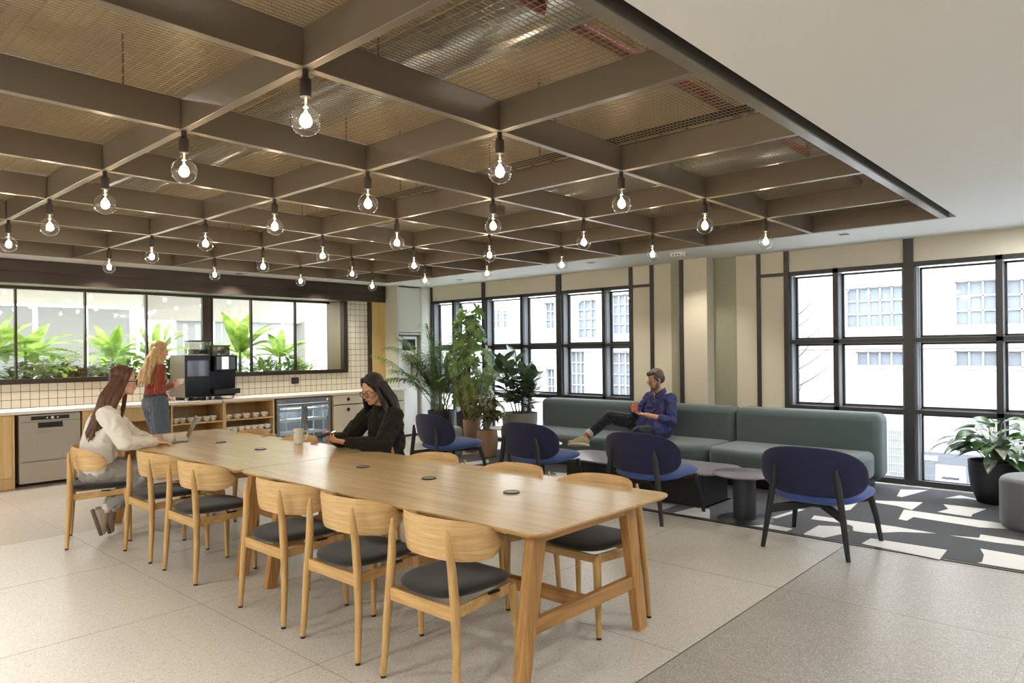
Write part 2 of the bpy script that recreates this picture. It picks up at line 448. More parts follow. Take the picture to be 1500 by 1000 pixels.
for y, w in mains_l + mains_r: g.box(XW-.012, XW+.17, y-w/2, y+w/2, 0, ZC)
for y, w in ((3.725,.05),(5.29,.055)): g.box(XW-.012, XW+.02, y-w/2, y+w/2, 0, ZC)
g.box(XW-.012, XW+.02, 3.4, 3.7, 2.445, 2.485); g.box(XW-.012, XW+.02, 5.32, 5.61, 2.445, 2.485)
g.box(8.60, 8.64, 4.68, 4.735, 0, ZC)
struct('trim_3', g, STEEL, smooth=False)
g = G(); g.box(XW+.005, XW+.25, 3.40, 5.61, 0, ZC); g.box(XW+.005, XW+.25, 10.07, YK+.2, 0, ZC)
struct('wall_right', g, BEIGE, smooth=False)
GRNG = pm('grey_green_recess_shade', srgb('9A9A86'), .35)
g = G(); g.box(XW-.004, XW+.005, 4.03, 4.34, 0, ZC); g.box(XW-.004, XW+.005, 4.84, 4.98, 0, ZC); struct('trim_4', g, GRNG, smooth=False)  # grey-green colour paints the shade on the recessed beige wall
g = G(); g.box(8.62, XW+.05, 4.34, 4.68, 0, ZC); struct('wall_column', g, [BEIGE], smooth=False)
# plinth under right windows outside + outer wall mass above and below
g = G(); g.box(XW+.17, 9.15, YB, YK, -2.2, -.0); g.box(XW+.17, 9.15, YB, YK, 2.49, 3.8); struct('wall_outer', g, WALLP, smooth=False)

# ------------------------------------------------------------------ kitchen wall
TILE = pm('cream_square_tile', srgb('DBD2BF'), .18, spec=.6)
tc = N(TILE, 'ShaderNodeTexCoord'); sx = N(TILE, 'ShaderNodeSeparateXYZ'); L(TILE, tc.outputs['Object'], sx.inputs[0])
def line(m, sock, period, off, wid):
    a = N(m, 'ShaderNodeMath', operation='ADD'); L(m, sock, a.inputs[0]); a.inputs[1].default_value = off
    b = N(m, 'ShaderNodeMath', operation='PINGPONG'); L(m, a.outputs[0], b.inputs[0]); b.inputs[1].default_value = period/2
    c = N(m, 'ShaderNodeMath', operation='LESS_THAN'); L(m, b.outputs[0], c.inputs[0]); c.inputs[1].default_value = wid/2
    return c.outputs[0]
a = line(TILE, sx.outputs['X'], .1, 0, .006); b = line(TILE, sx.outputs['Z'], .1, .095, .006)
mx = N(TILE, 'ShaderNodeMath', operation='MAXIMUM'); L(TILE, a, mx.inputs[0]); L(TILE, b, mx.inputs[1])
mc = N(TILE, 'ShaderNodeMix', data_type='RGBA'); mc.inputs[6].default_value = (*srgb('DBD2BF'), 1); mc.inputs[7].default_value = (*srgb('4A443C'), 1)
L(TILE, mx.outputs[0], mc.inputs[0]); L(TILE, mc.outputs[2], bsdf(TILE).inputs['Base Color'])
WX1 = 7.14
g = G()
g.box(XL, 7.66, YK, YK+.12, 0, 1.225); g.box(WX1+.08, 7.66, YK, YK+.12, 1.225, 2.5); g.box(XL, -1.5, YK, YK+.12, 1.225, 2.5)
struct('wall_kitchen', g, TILE, smooth=False)
g = G(); g.box(XL, 9.1, YK, YK+.6, 2.46, 3.8); g.box(WX1+.08, 9.1, YK+.12, 11.0, 0, 2.46); g.box(-1.5, WX1+.08, YK+.12, 11.0, .9, 1.2); struct('wall_kitchen_core', g, WALLP, smooth=False)
wroot = bpy.data.objects.new('window_20', None); COL.objects.link(wroot); wroot.location = (2, YK, 0); wroot['kind'] = 'structure'
g = G()
g.box(-3.5, WX1+.08-2, -.03, .05, 1.215, 1.265); g.box(-3.5, WX1+.08-2, -.02, .5, 1.2, 1.235)
g.box(WX1-2, WX1+.08-2, -.03, .08, 1.265, 2.45); g.box(-3.5, WX1-2, .4, .5, 2.42, 2.47)
for x in (1.66, 2.455, 3.26, 4.06, 4.89, 5.03, 5.68, 6.48): g.box(x-.012-2, x+.012-2, .42, .48, 1.23, 2.45)
g.box(4.96-2-.055, 4.96-2+.055, .43, .47, 1.23, 2.45)
link('window_frame', g, BRONZE, wroot, smooth=False)
g = G(); g.box(WX1-2, WX1+.07-2, .08, .5, 1.235, 2.45); link('window_reveal', g, pm('bronze_reveal', srgb('8C806C'), .3, .3), wroot, smooth=False)
g = G(); g.box(-3.5, WX1-2, .448, .452, 1.235, 2.43); link('window_pane', g, pane('kitchen_window_glass', (1,1,1), 1.6), wroot, smooth=False)
g = G(); g.box(7.66, 7.73, YK-.04, YK+.05, .9, 2.45); struct('trim_5', g, BRONZE, smooth=False)
g = G(); g.box(7.73, 8.06, YK-.05, YK, .9, ZC); struct('trim_6', g, wood('oak_wall_panel', srgb('D9BC80'), srgb('CDAC6C'), 'z', .5, .5), smooth=False)

# ------------------------------------------------------------------ kitchen units
def unit(name, label, cat, x0, x1, y0=9.86, group=None): return thing(name, label, cat, ((x0+x1)/2, y0, 0), 0, group)
g = G(); g.box(XL+.02, 8.04, 9.83, YK-.002, .862, .9)
tag(link('countertop', g, QUARTZ, bevel=.004), 'long white countertop running under the kitchen window', 'countertop')
CT = .86
def carcass(g, w, d=.56, z0=.1, t=.018, back=True):
    g.box(-w/2, -w/2+t, 0.02, d, z0, CT); g.box(w/2-t, w/2, 0.02, d, z0, CT)
    g.box(-w/2+t, w/2-t, .02, d, z0, z0+t); g.box(-w/2+t, w/2-t, .02, d, CT-t, CT)
    if back: g.box(-w/2+t, w/2-t, d-.012, d, z0+t, CT-t)
    g.box(-w/2, w/2, .06, d, 0, z0)
for (x0, x1, lab) in ((1.28, 2.20, 'oak base cabinet left of the steel dishwasher'), (.34, 1.26, 'oak base cabinet at the far left end of the counter')):
    t = unit('base_cabinet', lab, 'cabinet', x0, x1); w = x1-x0
    g = G(); carcass(g, w); link('carcass', g, CABOAK, t, smooth=False)
    g = G(); g.box(-w/2+.003, w/2-.025, 0, .02, .13, .855); link('cabinet_door', g, CABOAK, t, bevel=.002)
    g = G(); g.box(w/2-.022, w/2, 0, .02, 0, .86); g.box(-w/2, w/2-.022, .01, .06, 0, .125); link('plinth', g, CABOAK, t, smooth=False)
# dishwasher
t = unit('dishwasher', 'stainless steel under-counter dishwasher with black control strip', 'dishwasher', 2.24, 2.89)
g = G(); g.box(-.32, .32, .03, .56, .04, .85); link('body', g, STAIN, t, smooth=False)
g = G(); g.box(-.32, .32, 0, .03, .77, .845); link('control_panel', g, STAIN, t, bevel=.003)
g = G(); g.box(-.2, .2, -.004, 0, .785, .83); link('control_strip', g, BLACKP, t, smooth=False)
g = G()
for x, r in ((-.035,.009),(.02,.017),(.075,.009)): g.tube([(x,-.004,.807),(x,-.009,.807)], r, 14)
link('button', g, WHITEP, t)
g = G(); g.box(-.32, -.13, 0, .03, .3, .762); g.box(.13, .32, 0, .03, .3, .762); g.box(-.13, .13, .0, .03, .3, .64); g.box(-.13,.13,.022,.03,.64,.762)
d = link('washer_door', g, STAIN, t, bevel=.002)
g = G(); g.box(-.13,.13,.01,.021,.69,.75); link('handle_recess', g, BLACKP, d, smooth=False)
g = G(); g.box(-.13, .13, -.012, .012, .655, .685); g.box(-.13,.13,-.012,0,.635,.655); link('handle', g, STAIN, d, bevel=.003)
g = G(); g.box(-.32, .32, .004, .03, .04, .29); link('kick_panel', g, STAIN, t, bevel=.002)
# cabinet with a drawer over open knee space
t = unit('drawer_cabinet', 'oak cabinet with one drawer behind the standing woman', 'cabinet', 2.91, 3.96)
g = G(); w = 1.05; carcass(g, w); g.box(-.02, 0, .02, .56, .1, CT); link('carcass', g, CABOAK, t, smooth=False)
g = G(); g.box(-w/2+.003, w/2-.003, 0, .02, .68, .855); link('drawer', g, CABOAK, t, bevel=.002)
# open shelf units
def shelf_unit(x0, x1, lab):
    t = unit('shelf_unit', lab, 'shelf unit', x0, x1); w = x1-x0
    g = G(); g.box(-w/2, -w/2+.022, 0, .56, .05, CT); g.box(w/2-.022, w/2, 0, .56, .05, CT); g.box(-w/2+.022, w/2-.022, 0, .56, CT-.02, CT); g.box(-w/2+.022, w/2-.022, .545, .56, .05, CT-.02)
    link('carcass', g, CABOAK, t, smooth=False)
    for z in (.6, .34, .06):
        g = G(); g.box(-w/2+.0225, w/2-.0225, 0.004, .54, z-.02, z); link('shelf', g, CABOAK, t, smooth=False)
    return t
shelf_unit(3.98, 4.72, 'open oak shelf unit of cups beside the standing woman')
shelf_unit(4.725, 5.50, 'open oak shelf unit of cups left of the drinks fridge')
# cups
def cup_parts(t, h=.072, r=.052, rb=.032, hx=1, ink=True, a=0):
    g = G(); g.lathe([(.001,.002),(rb*.85,0),(rb,.004),(r*.86,h*.35),(r,h*.75),(r,h),(r-.003,h),(r-.0035,h*.7),(r*.8,h*.33),(.001,.006)], 20)
    body = link('cup_body', g, CERAM, t, rot=(0,0,a))
    g = G(); g.tube([V((r-.004,0,h*.82)), V((r+.016,0,h*.84)), V((r+.026,0,h*.6)), V((r+.016,0,h*.36)), V((r*.86,0,h*.34))], .005, 7); link('handle', g, CERAM, t, rot=(0,0,a))
    if ink:
        g = G()
        for k, (wd, hh) in enumerate(((.35,1),(.8,.8),(.8,.8),(.8,.8),(.8,.8),(.8,.8))):   # a short bold word in tiny black letters
            q0 = -PI/2 - .42 + k*.15; q1 = q0 + .12*wd; rr = r + .0006; z0 = h*.5; z1 = z0 + .012*hh
            g.add([(rr*math.cos(q0),rr*math.sin(q0),z0),(rr*math.cos(q1),rr*math.sin(q1),z0),(rr*math.cos(q1),rr*math.sin(q1),z1),(rr*math.cos(q0),rr*math.sin(q0),z1)], [(0,1,2,3)])
        link('printed_word', g, INK, t)
    return t
cup0 = thing('coffee_cup', 'x', 'cup', (0,0,0)); cup_parts(cup0)
g = G(); g.lathe([(.001,.002),(.04,.001),(.062,.012),(.066,.013),(.04,.004),(.001,.005)], 24)
used = [False]
ordn = ['first', 'second', 'third', 'fourth', 'fifth', 'sixth', 'seventh', 'eighth', 'ninth']
def put_cup(x, y, z, lab, grp, hand=0.0):
    o = cup0 if not used[0] else tree_copy(cup0); used[0] = True
    o.location = (x, y, z); o.rotation_euler = (0, 0, hand); o['label'] = lab; o['group'] = grp
for k in range(6): put_cup(4.06+k*.107, 9.93 + .03*(k % 2), .6, '%s white cup from the left on the oak shelf under the coffee machine' % ordn[k], 'cups on the shelf under the coffee machine', .25)
for k in range(5): put_cup(4.80+k*.142, 9.925, .6, '%s white cup from the left on the upper shelf beside the drinks fridge' % ordn[k], 'cups on the upper shelf beside the fridge', .2)
for k in range(7):
    for q in range(2):
        put_cup(4.80+k*.103, 9.93, .34 + q*.0745, '%s white cup from left, %s row, lower shelf by the fridge' % (ordn[k], 'upper' if q else 'bottom'), 'stacked cups on the lower shelf beside the fridge', .3)
# wooden tray on the shelf
g = G(); g.rbox(-.13, .13, -.1, .1, 0, .012, .03)
tag(link('wooden_tray', g, CABOAK, loc=(4.62-.06, 10.12, .6)), 'small wooden tray behind the cups under the coffee machine', 'tray')
# drinks fridge
t = unit('drinks_fridge', 'grey two-door glass drinks fridge under the counter', 'fridge', 5.53, 6.50)
w = .95; g = G()
g.box(-w/2, -w/2+.03, .03, .55, .03, .845); g.box(w/2-.03, w/2, .03, .55, .03, .845); g.box(-w/2+.03, w/2-.03, .03, .55, .03, .1); g.box(-w/2+.03, w/2-.03, .03, .55, .79, .845); g.box(-w/2+.03, w/2-.03, .53, .55, .1, .79)
link('body', g, ALU, t, smooth=False)
g = G(); g.box(-w/2, w/2, 0, .03, .77, .84); link('top_panel', g, ALU, t, bevel=.003)
g = G(); g.box(w/2-.07, w/2-.055, -.003, 0, .8, .81); link('indicator_light', g, emis('cool_indicator', (.8,.9,1), 3), t)
for s in (-1, 1):
    x0, x1 = (-w/2+.003, -.004) if s < 0 else (.004, w/2-.003)
    g = G(); f_ = .045
    g.box(x0, x0+f_, 0, .03, .05, .762); g.box(x1-f_, x1, 0, .03, .05, .762); g.box(x0+f_, x1-f_, 0, .03, .05, .05+f_); g.box(x0+f_, x1-f_, 0, .03, .762-f_, .762)
    d = link('fridge_door', g, ALU, t, bevel=.002)
    g = G(); g.box(x0+f_, x1-f_, .012, .016, .05+f_, .762-f_); link('door_glass', g, pane('fridge_glass', (.93,.96,.97), 1.0), d, smooth=False)
    hx = x1-.022 if s < 0 else x0+.022
    g = G(); g.bar((hx,-.02,.45),(hx,-.02,.7), .014, .014); g.box(hx-.006,hx+.006,-.02,0,.46,.475); g.box(hx-.006,hx+.006,-.02,0,.68,.695); link('handle', g, CHROME, d)
WIREW = pm('white_shelf_wire', (.85,.87,.9), .3)
for z in (.3, .5, .66):
    g = G()
    for k in range(24): g.bar((-w/2+.05+k*(w-.1)/23, .06, z), (-w/2+.05+k*(w-.1)/23, .5, z), .005, .005)
    g.bar((-w/2+.04,.06,z),(w/2-.04,.06,z),.016,.04,up=(0,0,1)); link('fridge_shelf', g, WIREW, t, smooth=False)
g = G()
for x in (-.28, -.02, .2, .38): g.bar((x,.07,.1),(x,.07,.78),.012,.012,up=(0,1,0))
link('shelf_support', g, WIREW, t, smooth=False)
for k in range(7):
    o = bpy.data.objects.new('drink_can', None) if False else None
g = G(); g.box(-.4, .4, .1, .11, .785, .789); link('fridge_light', g, emis('fridge_lamp', (.85,.93,1), 14), t, smooth=False)
# cream drawer units with round knobs
def drawer_unit(x0, x1, lab, knobx):
    t = unit('drawer_cabinet', lab, 'cabinet', x0, x1); w = x1-x0
    g = G(); carcass(g, w); link('carcass', g, CABOAK, t, smooth=False)
    for z0, z1, zk, nm in ((.70,.85,.78,'drawer'),(.12,.685,.61,'cabinet_door')):
        g = G(); g.box(-w/2+.006, w/2-.006, 0, .02, z0, z1); d = link(nm, g, CREAM, t, bevel=.002)
        g = G(); g.xf(M.Identity(4)); g.tube([(knobx, 0, zk), (knobx, -.006, zk)], .03, 18); link('knob', g, BRONZE, d)
        g = G(); g.tube([(knobx, -.006, zk), (knobx, -.016, zk)], .014, 14); link('knob_centre', g, BRONZE, d)
drawer_unit(6.54, 7.36, 'cream drawer cabinet with round bronze knobs beside the drinks fridge', -.12)
drawer_unit(7.38, 8.02, 'cream drawer cabinet at the right end of the counter', .1)
# wall socket
t = thing('wall_socket', 'small black socket plate on the cream tiles below the window', 'socket', (6.2, YK, 1.1))
g = G(); g.box(-.065, .065, -.012, 0, -.05, .05); link('plate', g, BLACKP, t, bevel=.003)
g = G(); g.box(-.04, -.01, -.014, -.012, -.02, .02); g.box(.01, .04, -.014, -.012, -.02, .02); link('socket_outlet', g, DARKG, t)

# coffee machine
t = thing('coffee_machine', 'large black bean-to-cup coffee machine with touch screen on the counter', 'coffee machine', (4.2, 9.93, .9))
CMB = pm('grey_brown_machine_side', srgb('7A7164'), .4, .3)
g = G(); g.box(0, .36, .012, .5, .045, .64); link('body', g, CMB, t, bevel=.004)
g = G(); g.box(0.002, .358, 0, .012, .05, .636); f_ = link('front_panel', g, GLOSSB, t, bevel=.003)
g = G(); g.box(.03, .33, -.004, 0, .34, .56); link('display_window', g, pm('smoked_glass', (.02,.024,.03), .08, spec=.5), t)
g = G(); g.box(.36, .74, .03, .48, .045, .62); link('milk_unit', g, GLOSSB, t, bevel=.004)
g = G(); g.box(.40, .73, -.05, -.03, .40, .63); s_ = link('touch_screen', g, GLOSSB, t, bevel=.004)
g = G(); g.box(.425, .70, -.052, -.0505, .43, .61); link('screen_glass', g, pm('screen_grey', srgb('55585F'), .15), s_)
g = G(); g.box(.50, .60, -.0535, -.0525, .43, .61); link('screen_image', g, emis('screen_white', (.85,.87,.92), .9), s_)
g = G(); g.box(.42, .70, -.03, .03, .42, .6); link('screen_mount', g, BLACKP, t)
g = G(); g.box(.38, .76, -.08, .06, .075, .15); link('drip_tray', g, BLACKP, t, bevel=.004)
g = G()
for x in (.03, .32, .40, .70):
    for y in (.03, .42): g.lathe([(.022,0),(.022,.045)], 12, (x,y,0), cap=True)
link('foot', g, CHROME, t)
HOP = pane('hopper_glass', (.75,.72,.66), 2.5)
g = G(); g.rbox(.16, .42, .1, .4, .64, .83, .02); link('bean_hopper', g, HOP, t)
g = G(); g.rbox(.15, .43, .09, .41, .83, .845, .02); link('hopper_lid', g, BLACKP, t)
g = G(); g.rbox(.42, .68, .06, .36, .62, .76, .02); link('powder_hopper', g, pane('hopper_smoke', (.4,.33,.27), 2), t)
g = G(); g.rbox(.41, .69, .05, .37, .76, .775, .02); link('powder_hopper_lid', g, BLACKP, t)
g = G(); g.rbox(.19, .39, .13, .37, .645, .72, .02); link('coffee_beans', g, pm('dark_roast_beans', srgb('2C1C12'), .6), t)
g = G(); g.tube([(.36,-.01,.003),(.44,-.06,.004),(.48,-.095,.0),(.49,-.11,-.06)], .005, 6); link('power_cable', g, BLACKP, t)

# tall cabinet with water dispenser
t = thing('tall_cabinet', 'tall pale cabinet housing the water dispenser beside the windows', 'cabinet', (8.31, 10.05, 0))
PALE = pm('pale_grey_green_lacquer', srgb('C9CBC0'), .45)
g = G(); g.box(-.29, -.26, 0, .39, 0, ZC); g.box(.26, .29, 0, .39, 0, ZC); g.box(-.26, .26, .37, .39, 0, ZC); g.box(-.26, .26, .02, .37, 1.86, 1.9); link('carcass', g, PALE, t, smooth=False)
g = G(); g.box(-.27, .27, 0, .02, 1.91, 2.72); link('cabinet_door', g, PALE, t, bevel=.002)
g = G(); g.box(-.26, .26, .03, .3, 1.84, 1.86); link('shadow_gap_strip', g, BRONZE, t, smooth=False)
g = G(); g.box(.29, .50, 0, .39, 0, ZC); link('end_panel', g, pm('white_lacquer', srgb('DFE1DC'), .35), t, smooth=False)
t = thing('water_dispenser', 'tall white floor-standing water dispenser with dark screen', 'water dispenser', (8.30, 10.08, 0))
g = G(); g.box(-.22, .22, .02, .34, .04, 1.02); g.box(-.22, .22, .2, .34, 1.02, 1.5); g.box(-.22, -.16, .02, .34, 1.02, 1.5); g.box(-.22, .22, .02, .34, 1.5, 1.84); link('body', g, WHITEP, t, bevel=.012, seg=3)
g = G(); g.box(-.13, .17, .012, .02, 1.58, 1.78); link('screen', g, pm('dark_screen', srgb('2B2F31'), .12), t)
g = G(); g.tube([(0.02,.14,1.48),(0.02,.14,1.40)], .014, 10); link('nozzle', g, CHROME, t)
g = G(); g.tube([(0.2,.06,1.45),(0.235,.03,1.35),(0.235,.03,1.18),(0.2,.06,1.06)], .012, 8); link('side_handle', g, BRONZE, t)
g = G(); g.box(-.2, .2, .04, .3, 0, .04); link('base', g, BLACKP, t)
g = G()
for k in range(2): g.box(.0, .07, .018, .0195, .93-k*.03, .937-k*.03)
link('printed_word', g, pm('grey_print', srgb('8A8C90'), .5), t)
# ------------------------------------------------------------------ pendant bulbs
EMF = emis('hot_filament', (1.0, .86, .62), 60)
SOCK = pm('bronze_black_socket', srgb('3A2F29'), .45)
def make_pendant():
    t = thing('pendant_bulb', 'x', 'pendant light', (0,0,0), 0, 'globe bulbs hung from the ceiling grid')
    g = G(); g.lathe([(.013,0),(.013,-.03),(.024,-.042),(.024,-.10),(.022,-.112),(.001,-.112)], 16); g.f.append(tuple(range(15,-1,-1))); g.mi.append(0); link('socket', g, SOCK, t)
    g = G(); pr = [(.014,-.112),(.0155,-.13)]
    for k in range(15):
        a = PI*(.11 + .89*k/14); pr.append((.064*math.sin(a) if k < 14 else .0005, -.206+.064*math.cos(a)))
    g.lathe(pr, 24); link('glass_globe', g, BULBG, t, angle=80)
    g = G(); g.tube([(0,0,-.112),(0,0,-.15),(0,0,-.168)], [.006,.004,.003], 8); link('stem', g, pm('milky_stem', (.9,.88,.8), .2), t)
    g = G()
    for k in range(4):
        a = PI/2*k + .4; g.tube([(.006*math.cos(a), .006*math.sin(a), -.168), (.013*math.cos(a), .013*math.sin(a), -.225)], .0008, 5)
    g.ell((0,0,-.2), (.021,.021,.024), None, 14, 10)
    link('filament', g, EMF, t)
    ld = bpy.data.lights.new('bulb_lamp', 'POINT'); ld.energy = 6.5; ld.color = (1, .78, .52); ld.shadow_soft_size = .028
    lo = bpy.data.objects.new('bulb_lamp', ld); COL.objects.link(lo); lo.parent = t; lo.location = (0,0,-.2)
    return t
pend = make_pendant(); usedp = False
rows = ['row nearest the camera', 'second row from the camera', 'third row from the camera', 'third row from the kitchen wall', 'second row from the kitchen wall', 'row nearest the kitchen wall']
pos = ['leftmost', 'second from left', 'middle', 'fourth from left', 'rightmost']
for j in range(6):
    for i in range(5):
        if (i, j) == (0, 5): continue
        nm = pos[i] if j < 5 else ['', 'leftmost', 'second', 'third', 'rightmost'][i]
        lab = 'clear globe bulb pendant, %s in the %s' % (nm, rows[j])
        o = pend if not usedp else tree_copy(pend); usedp = True
        o.location = (1.631+1.198*i, 2.64+1.198*j, 2.746); o['label'] = lab; o.scale = (1.04,)*3

# ------------------------------------------------------------------ dining tables
TX = 2.87; TZ = .76
def dining_table(y0, y1, label, ys):
    t = thing('dining_table', label, 'table', (TX, (y0+y1)/2, 0)); cy = (y0+y1)/2; hw = .575
    g = G(); a = rrect(-hw, hw, y0-cy, y1-cy, .07, 7); b = rrect(-hw+.02, hw-.02, y0-cy+.02, y1-cy-.02, .055, 7); n = len(a)
    vs = [(x,y,TZ) for x,y in a] + [(x,y,TZ-.010) for x,y in a] + [(x,y,TZ-.026) for x,y in b]
    fs = [tuple(range(n))] + [(n+j, n+(j+1)%n, (j+1)%n, j) for j in range(n)] + [(2*n+j, 2*n+(j+1)%n, n+(j+1)%n, n+j) for j in range(n)] + [tuple(range(3*n-1, 2*n-1, -1))]
    g.add(vs, fs[:1], 0); g.v = g.v; b0 = 0
    for f in fs[1:]: g.f.append(f); g.mi.append(1)
    link('tabletop', g, [TABLETOP, OAKY], t, bevel=.002)
    for y in ys:
        yy = y - cy; sgn = 1 if yy > 0 else -1
        for s in (-1, 1):
            g = G(); g.bar((s*.50, yy, 0), (s*.375, yy, TZ-.03), .075, .05, up=(0,1,0), w2=.10, h2=.055)
            link('leg', g, TLEG, t, bevel=.006)
        g = G(); g.box(-.455, .455, yy-.018, yy+.018, .245, .315); link('cross_rail', g, TRAIL, t, bevel=.003)
        g = G(); g.box(-.36, .36, yy-.02, yy+.02, TZ-.10, TZ-.027); link('apron', g, TRAIL, t, bevel=.002)
    g = G(); a_, b_ = min(ys)-cy, max(ys)-cy; g.box(-.03, .03, a_+.018, b_-.018, .25, .31); link('stretcher', g, wood('oak_stretcher', srgb('C0915A'), srgb('99703F'), 'y') if 'oak_stretcher' not in bpy.data.materials else bpy.data.materials['oak_stretcher'], t, bevel=.003)
    g = G(); g.box(-.34, -.315, a_+.03, b_-.03, TZ-.085, TZ-.027); g.box(.315, .34, a_+.03, b_-.03, TZ-.085, TZ-.027); link('side_apron', g, OAKY, t, bevel=.002)
    return t
dining_table(1.95, 4.605, 'long oak dining table nearest the camera, bare except for black grommets', (2.12, 4.33))
dining_table(4.612, 7.33, 'long oak dining table further back holding the laptop and cups', (4.72, 7.1))
g0 = None
for k, (x, y) in enumerate(((2.905,2.65),(2.90,3.34),(2.905,4.03),(2.91,5.45),(2.91,6.15))):
    lab = '%s round black cable grommet along the table top counting from the camera' % ordn[k]
    if g0 is None:
        g0 = thing('cable_grommet', lab, 'cable grommet', (x, y, TZ), 0, 'round cable grommets down the tables')
        g = G(); g.lathe([(.047,0),(.047,.004),(.043,.007),(.039,.005)], 28); link('rim', g, BLACKP, g0)
        g = G(); g.lathe([(.0392,.001),(.0392,.0045),(.001,.006)], 28); link('lid', g, pm('grey_grommet_lid', srgb('8B857E'), .3), g0)
    else: tree_copy(g0, None, lab, (x, y, TZ))

# ------------------------------------------------------------------ pads and shells
def pad(g, a, b, c, fn, n=2.6, m=36, rings=(0,.3,.55,.75,.88,.95,.985,1.0), p=6.0):
    """closed cushion with superellipse outline (half sizes a, b; half thickness c) mapped through fn"""
    def pt(r, q):
        cq, sq = math.cos(q), math.sin(q)
        return a*r*math.copysign(abs(cq)**(2/n), cq), b*r*math.copysign(abs(sq)**(2/n), sq)
    vs = []; fs = []; K = len(rings)-1
    for side in (1, -1):
        vs.append(fn(0, 0, side*c))
        for r in rings[1:-1]:
            th = c*(1-r**p)**.5
            for j in range(m): x, y = pt(r, 2*PI*j/m); vs.append(fn(x, y, side*th))
    base = len(vs)
    for j in range(m): x, y = pt(1, 2*PI*j/m); vs.append(fn(x, y, 0))
    nb = 1 + (K-1)*m
    for s_, o in ((1, 0), (-1, nb)):
        def idx(k, j): return base + j % m if k == K else o + 1 + (k-1)*m + j % m
        for j in range(m):
            f = (o, idx(1, j), idx(1, j+1)); fs.append(f if s_ > 0 else f[::-1])
            for k in range(1, K):
                f = (idx(k, j), idx(k+1, j), idx(k+1, j+1), idx(k, j+1)); fs.append(f if s_ > 0 else f[::-1])
    g.add(vs, fs)

# ------------------------------------------------------------------ oak dining chair (faces +x)
def make_chair():
    t = thing('dining_chair', 'x', 'chair', (0,0,0))
    g = G()
    def fn(x, y, z):
        k = 1 - .10*(.24-x)/.48          # narrower at the back
        return (x+.01, y*k, z + .466 + .012*(abs(y)/.23)**2)
    pad(g, .236, .236, .029, fn, n=3.0); link('seat', g, SEATF, t, angle=80)
    # curved plywood backrest
    g = G(); S_, T_ = 30, 8; th = .011; F = []; B = []
    for i in range(S_+1):
        s = -1 + 2*i/S_; sa = max(-.9999, min(.9999, s)); an = sa*R(104)
        px, py = -.195*math.cos(an) + .015, .262*math.copysign(abs(math.sin(an))**.86, sa)
        nx, ny = -math.cos(an), math.sin(an)*.7; ln = math.hypot(nx, ny); nx /= ln; ny /= ln
        h = .094*(1-abs(sa)**3.6)**.5 + .001; cz = .710 - .034*sa*sa
        for k in range(T_+1):
            v = -1 + 2*k/T_; z = cz + h*v; lean = -(z-.70)*.10
            e = th*math.sqrt(max(0, 1-abs(v)**6))*.5 + .0008
            F.append((px+nx*e+lean, py+ny*e, z)); B.append((px-nx*e+lean, py-ny*e, z))
    W = T_+1; nF = len(F); fs = []
    for i in range(S_):
        for k in range(T_):
            q = i*W+k
            fs.append((q, q+1, q+W+1, q+W)); fs.append((nF+q, nF+q+W, nF+q+W+1, nF+q+1))
    for i in range(S_):
        q = i*W; fs.append((q, q+W, nF+q+W, nF+q)); q += T_; fs.append((q, nF+q, nF+q+W, q+W))
    for k in range(T_): fs.append((k, nF+k, nF+k+1, k+1)); q = S_*W+k; fs.append((q, q+1, nF+q+1, nF+q))
    g.add(F+B, fs); link('backrest', g, OAKBACK, t, angle=60)
    # legs
    for s in (-1, 1):
        g = G(); g.tube([(-.22,s*.252,0.012),(-.205,s*.243,.25),(-.196,s*.226,.44),(-.196,s*.208,.60),(-.203,s*.196,.70),(-.203,s*.190,.768)], [.0145,.0195,.0225,.0205,.0165,.007], 12); l = link('leg', g, OAK, t)
        g = G(); g.lathe([(.0135,0),(.0135,.013)], 12, (-.2205,s*.2525,0), cap=True); link('foot_cap', g, BLACKP, l)
        g = G(); g.tube([(.225,s*.215,0.012),(.222,s*.208,.25),(.208,s*.195,.40),(.203,s*.190,.438)], [.0145,.020,.024,.024], 12); l = link('leg', g, OAK, t)
        g = G(); g.lathe([(.0135,0),(.0135,.013)], 12, (.2255,s*.2155,0), cap=True); link('foot_cap', g, BLACKP, l)
    g = G()
    g.bar((-.195,-.212,.405),(-.195,.212,.405), .024, .062)
    for s in (-1, 1): g.bar((-.18,s*.212,.405),(.2,s*.185,.418), .022, .05)
    g.bar((.2,-.18,.418),(.2,.18,.418), .022, .044)
    link('seat_rail', g, OAKY, t, bevel=.005)
    g = G(); g.box(.02,.09,-.226,-.214,.436,.446); link('seat_bracket', g, BLACKP, t, smooth=False)
    return t
ch = make_chair(); usedc = False
near = [(2.29,2.475,0,'oak dining chair nearest the camera on the window-far side of the table'),
        (2.29,3.185,0,'second oak dining chair from the camera along the near side of the table'),
        (2.29,3.89,0,'third oak dining chair from the camera along the near side of the table'),
        (2.29,5.02,0,'oak dining chair tucked in just beyond the paired table legs, near side'),
        (2.29,5.78,0,'oak dining chair between the seated laptop woman and the paired table legs'),
        (2.065,6.60,-.33,'oak dining chair pulled out with the white-sweatshirt woman on it')]
far = [(3.325,2.42,PI,'oak dining chair at the table corner nearest the camera, lounge side'),
       (3.325,3.08,PI,'second oak chair from the camera on the lounge side of the table'),
       (3.325,3.86,PI,'third oak chair on the lounge side, right beside the woman in black'),
       (3.44,4.84,PI,'oak dining chair with the woman in black sitting on it'),
       (3.325,5.66,PI,'oak chair on the lounge side behind the tall white mug'),
       (3.325,6.5,PI,'farthest oak chair on the lounge side, before the oak shelf unit')]
for x, y, a, lab in near+far:
    o = ch if not usedc else tree_copy(ch); usedc = True
    o.location = (x, y, 0); o.rotation_euler = (0,0,a); o['label'] = lab; o['group'] = 'oak dining chairs around the tables'

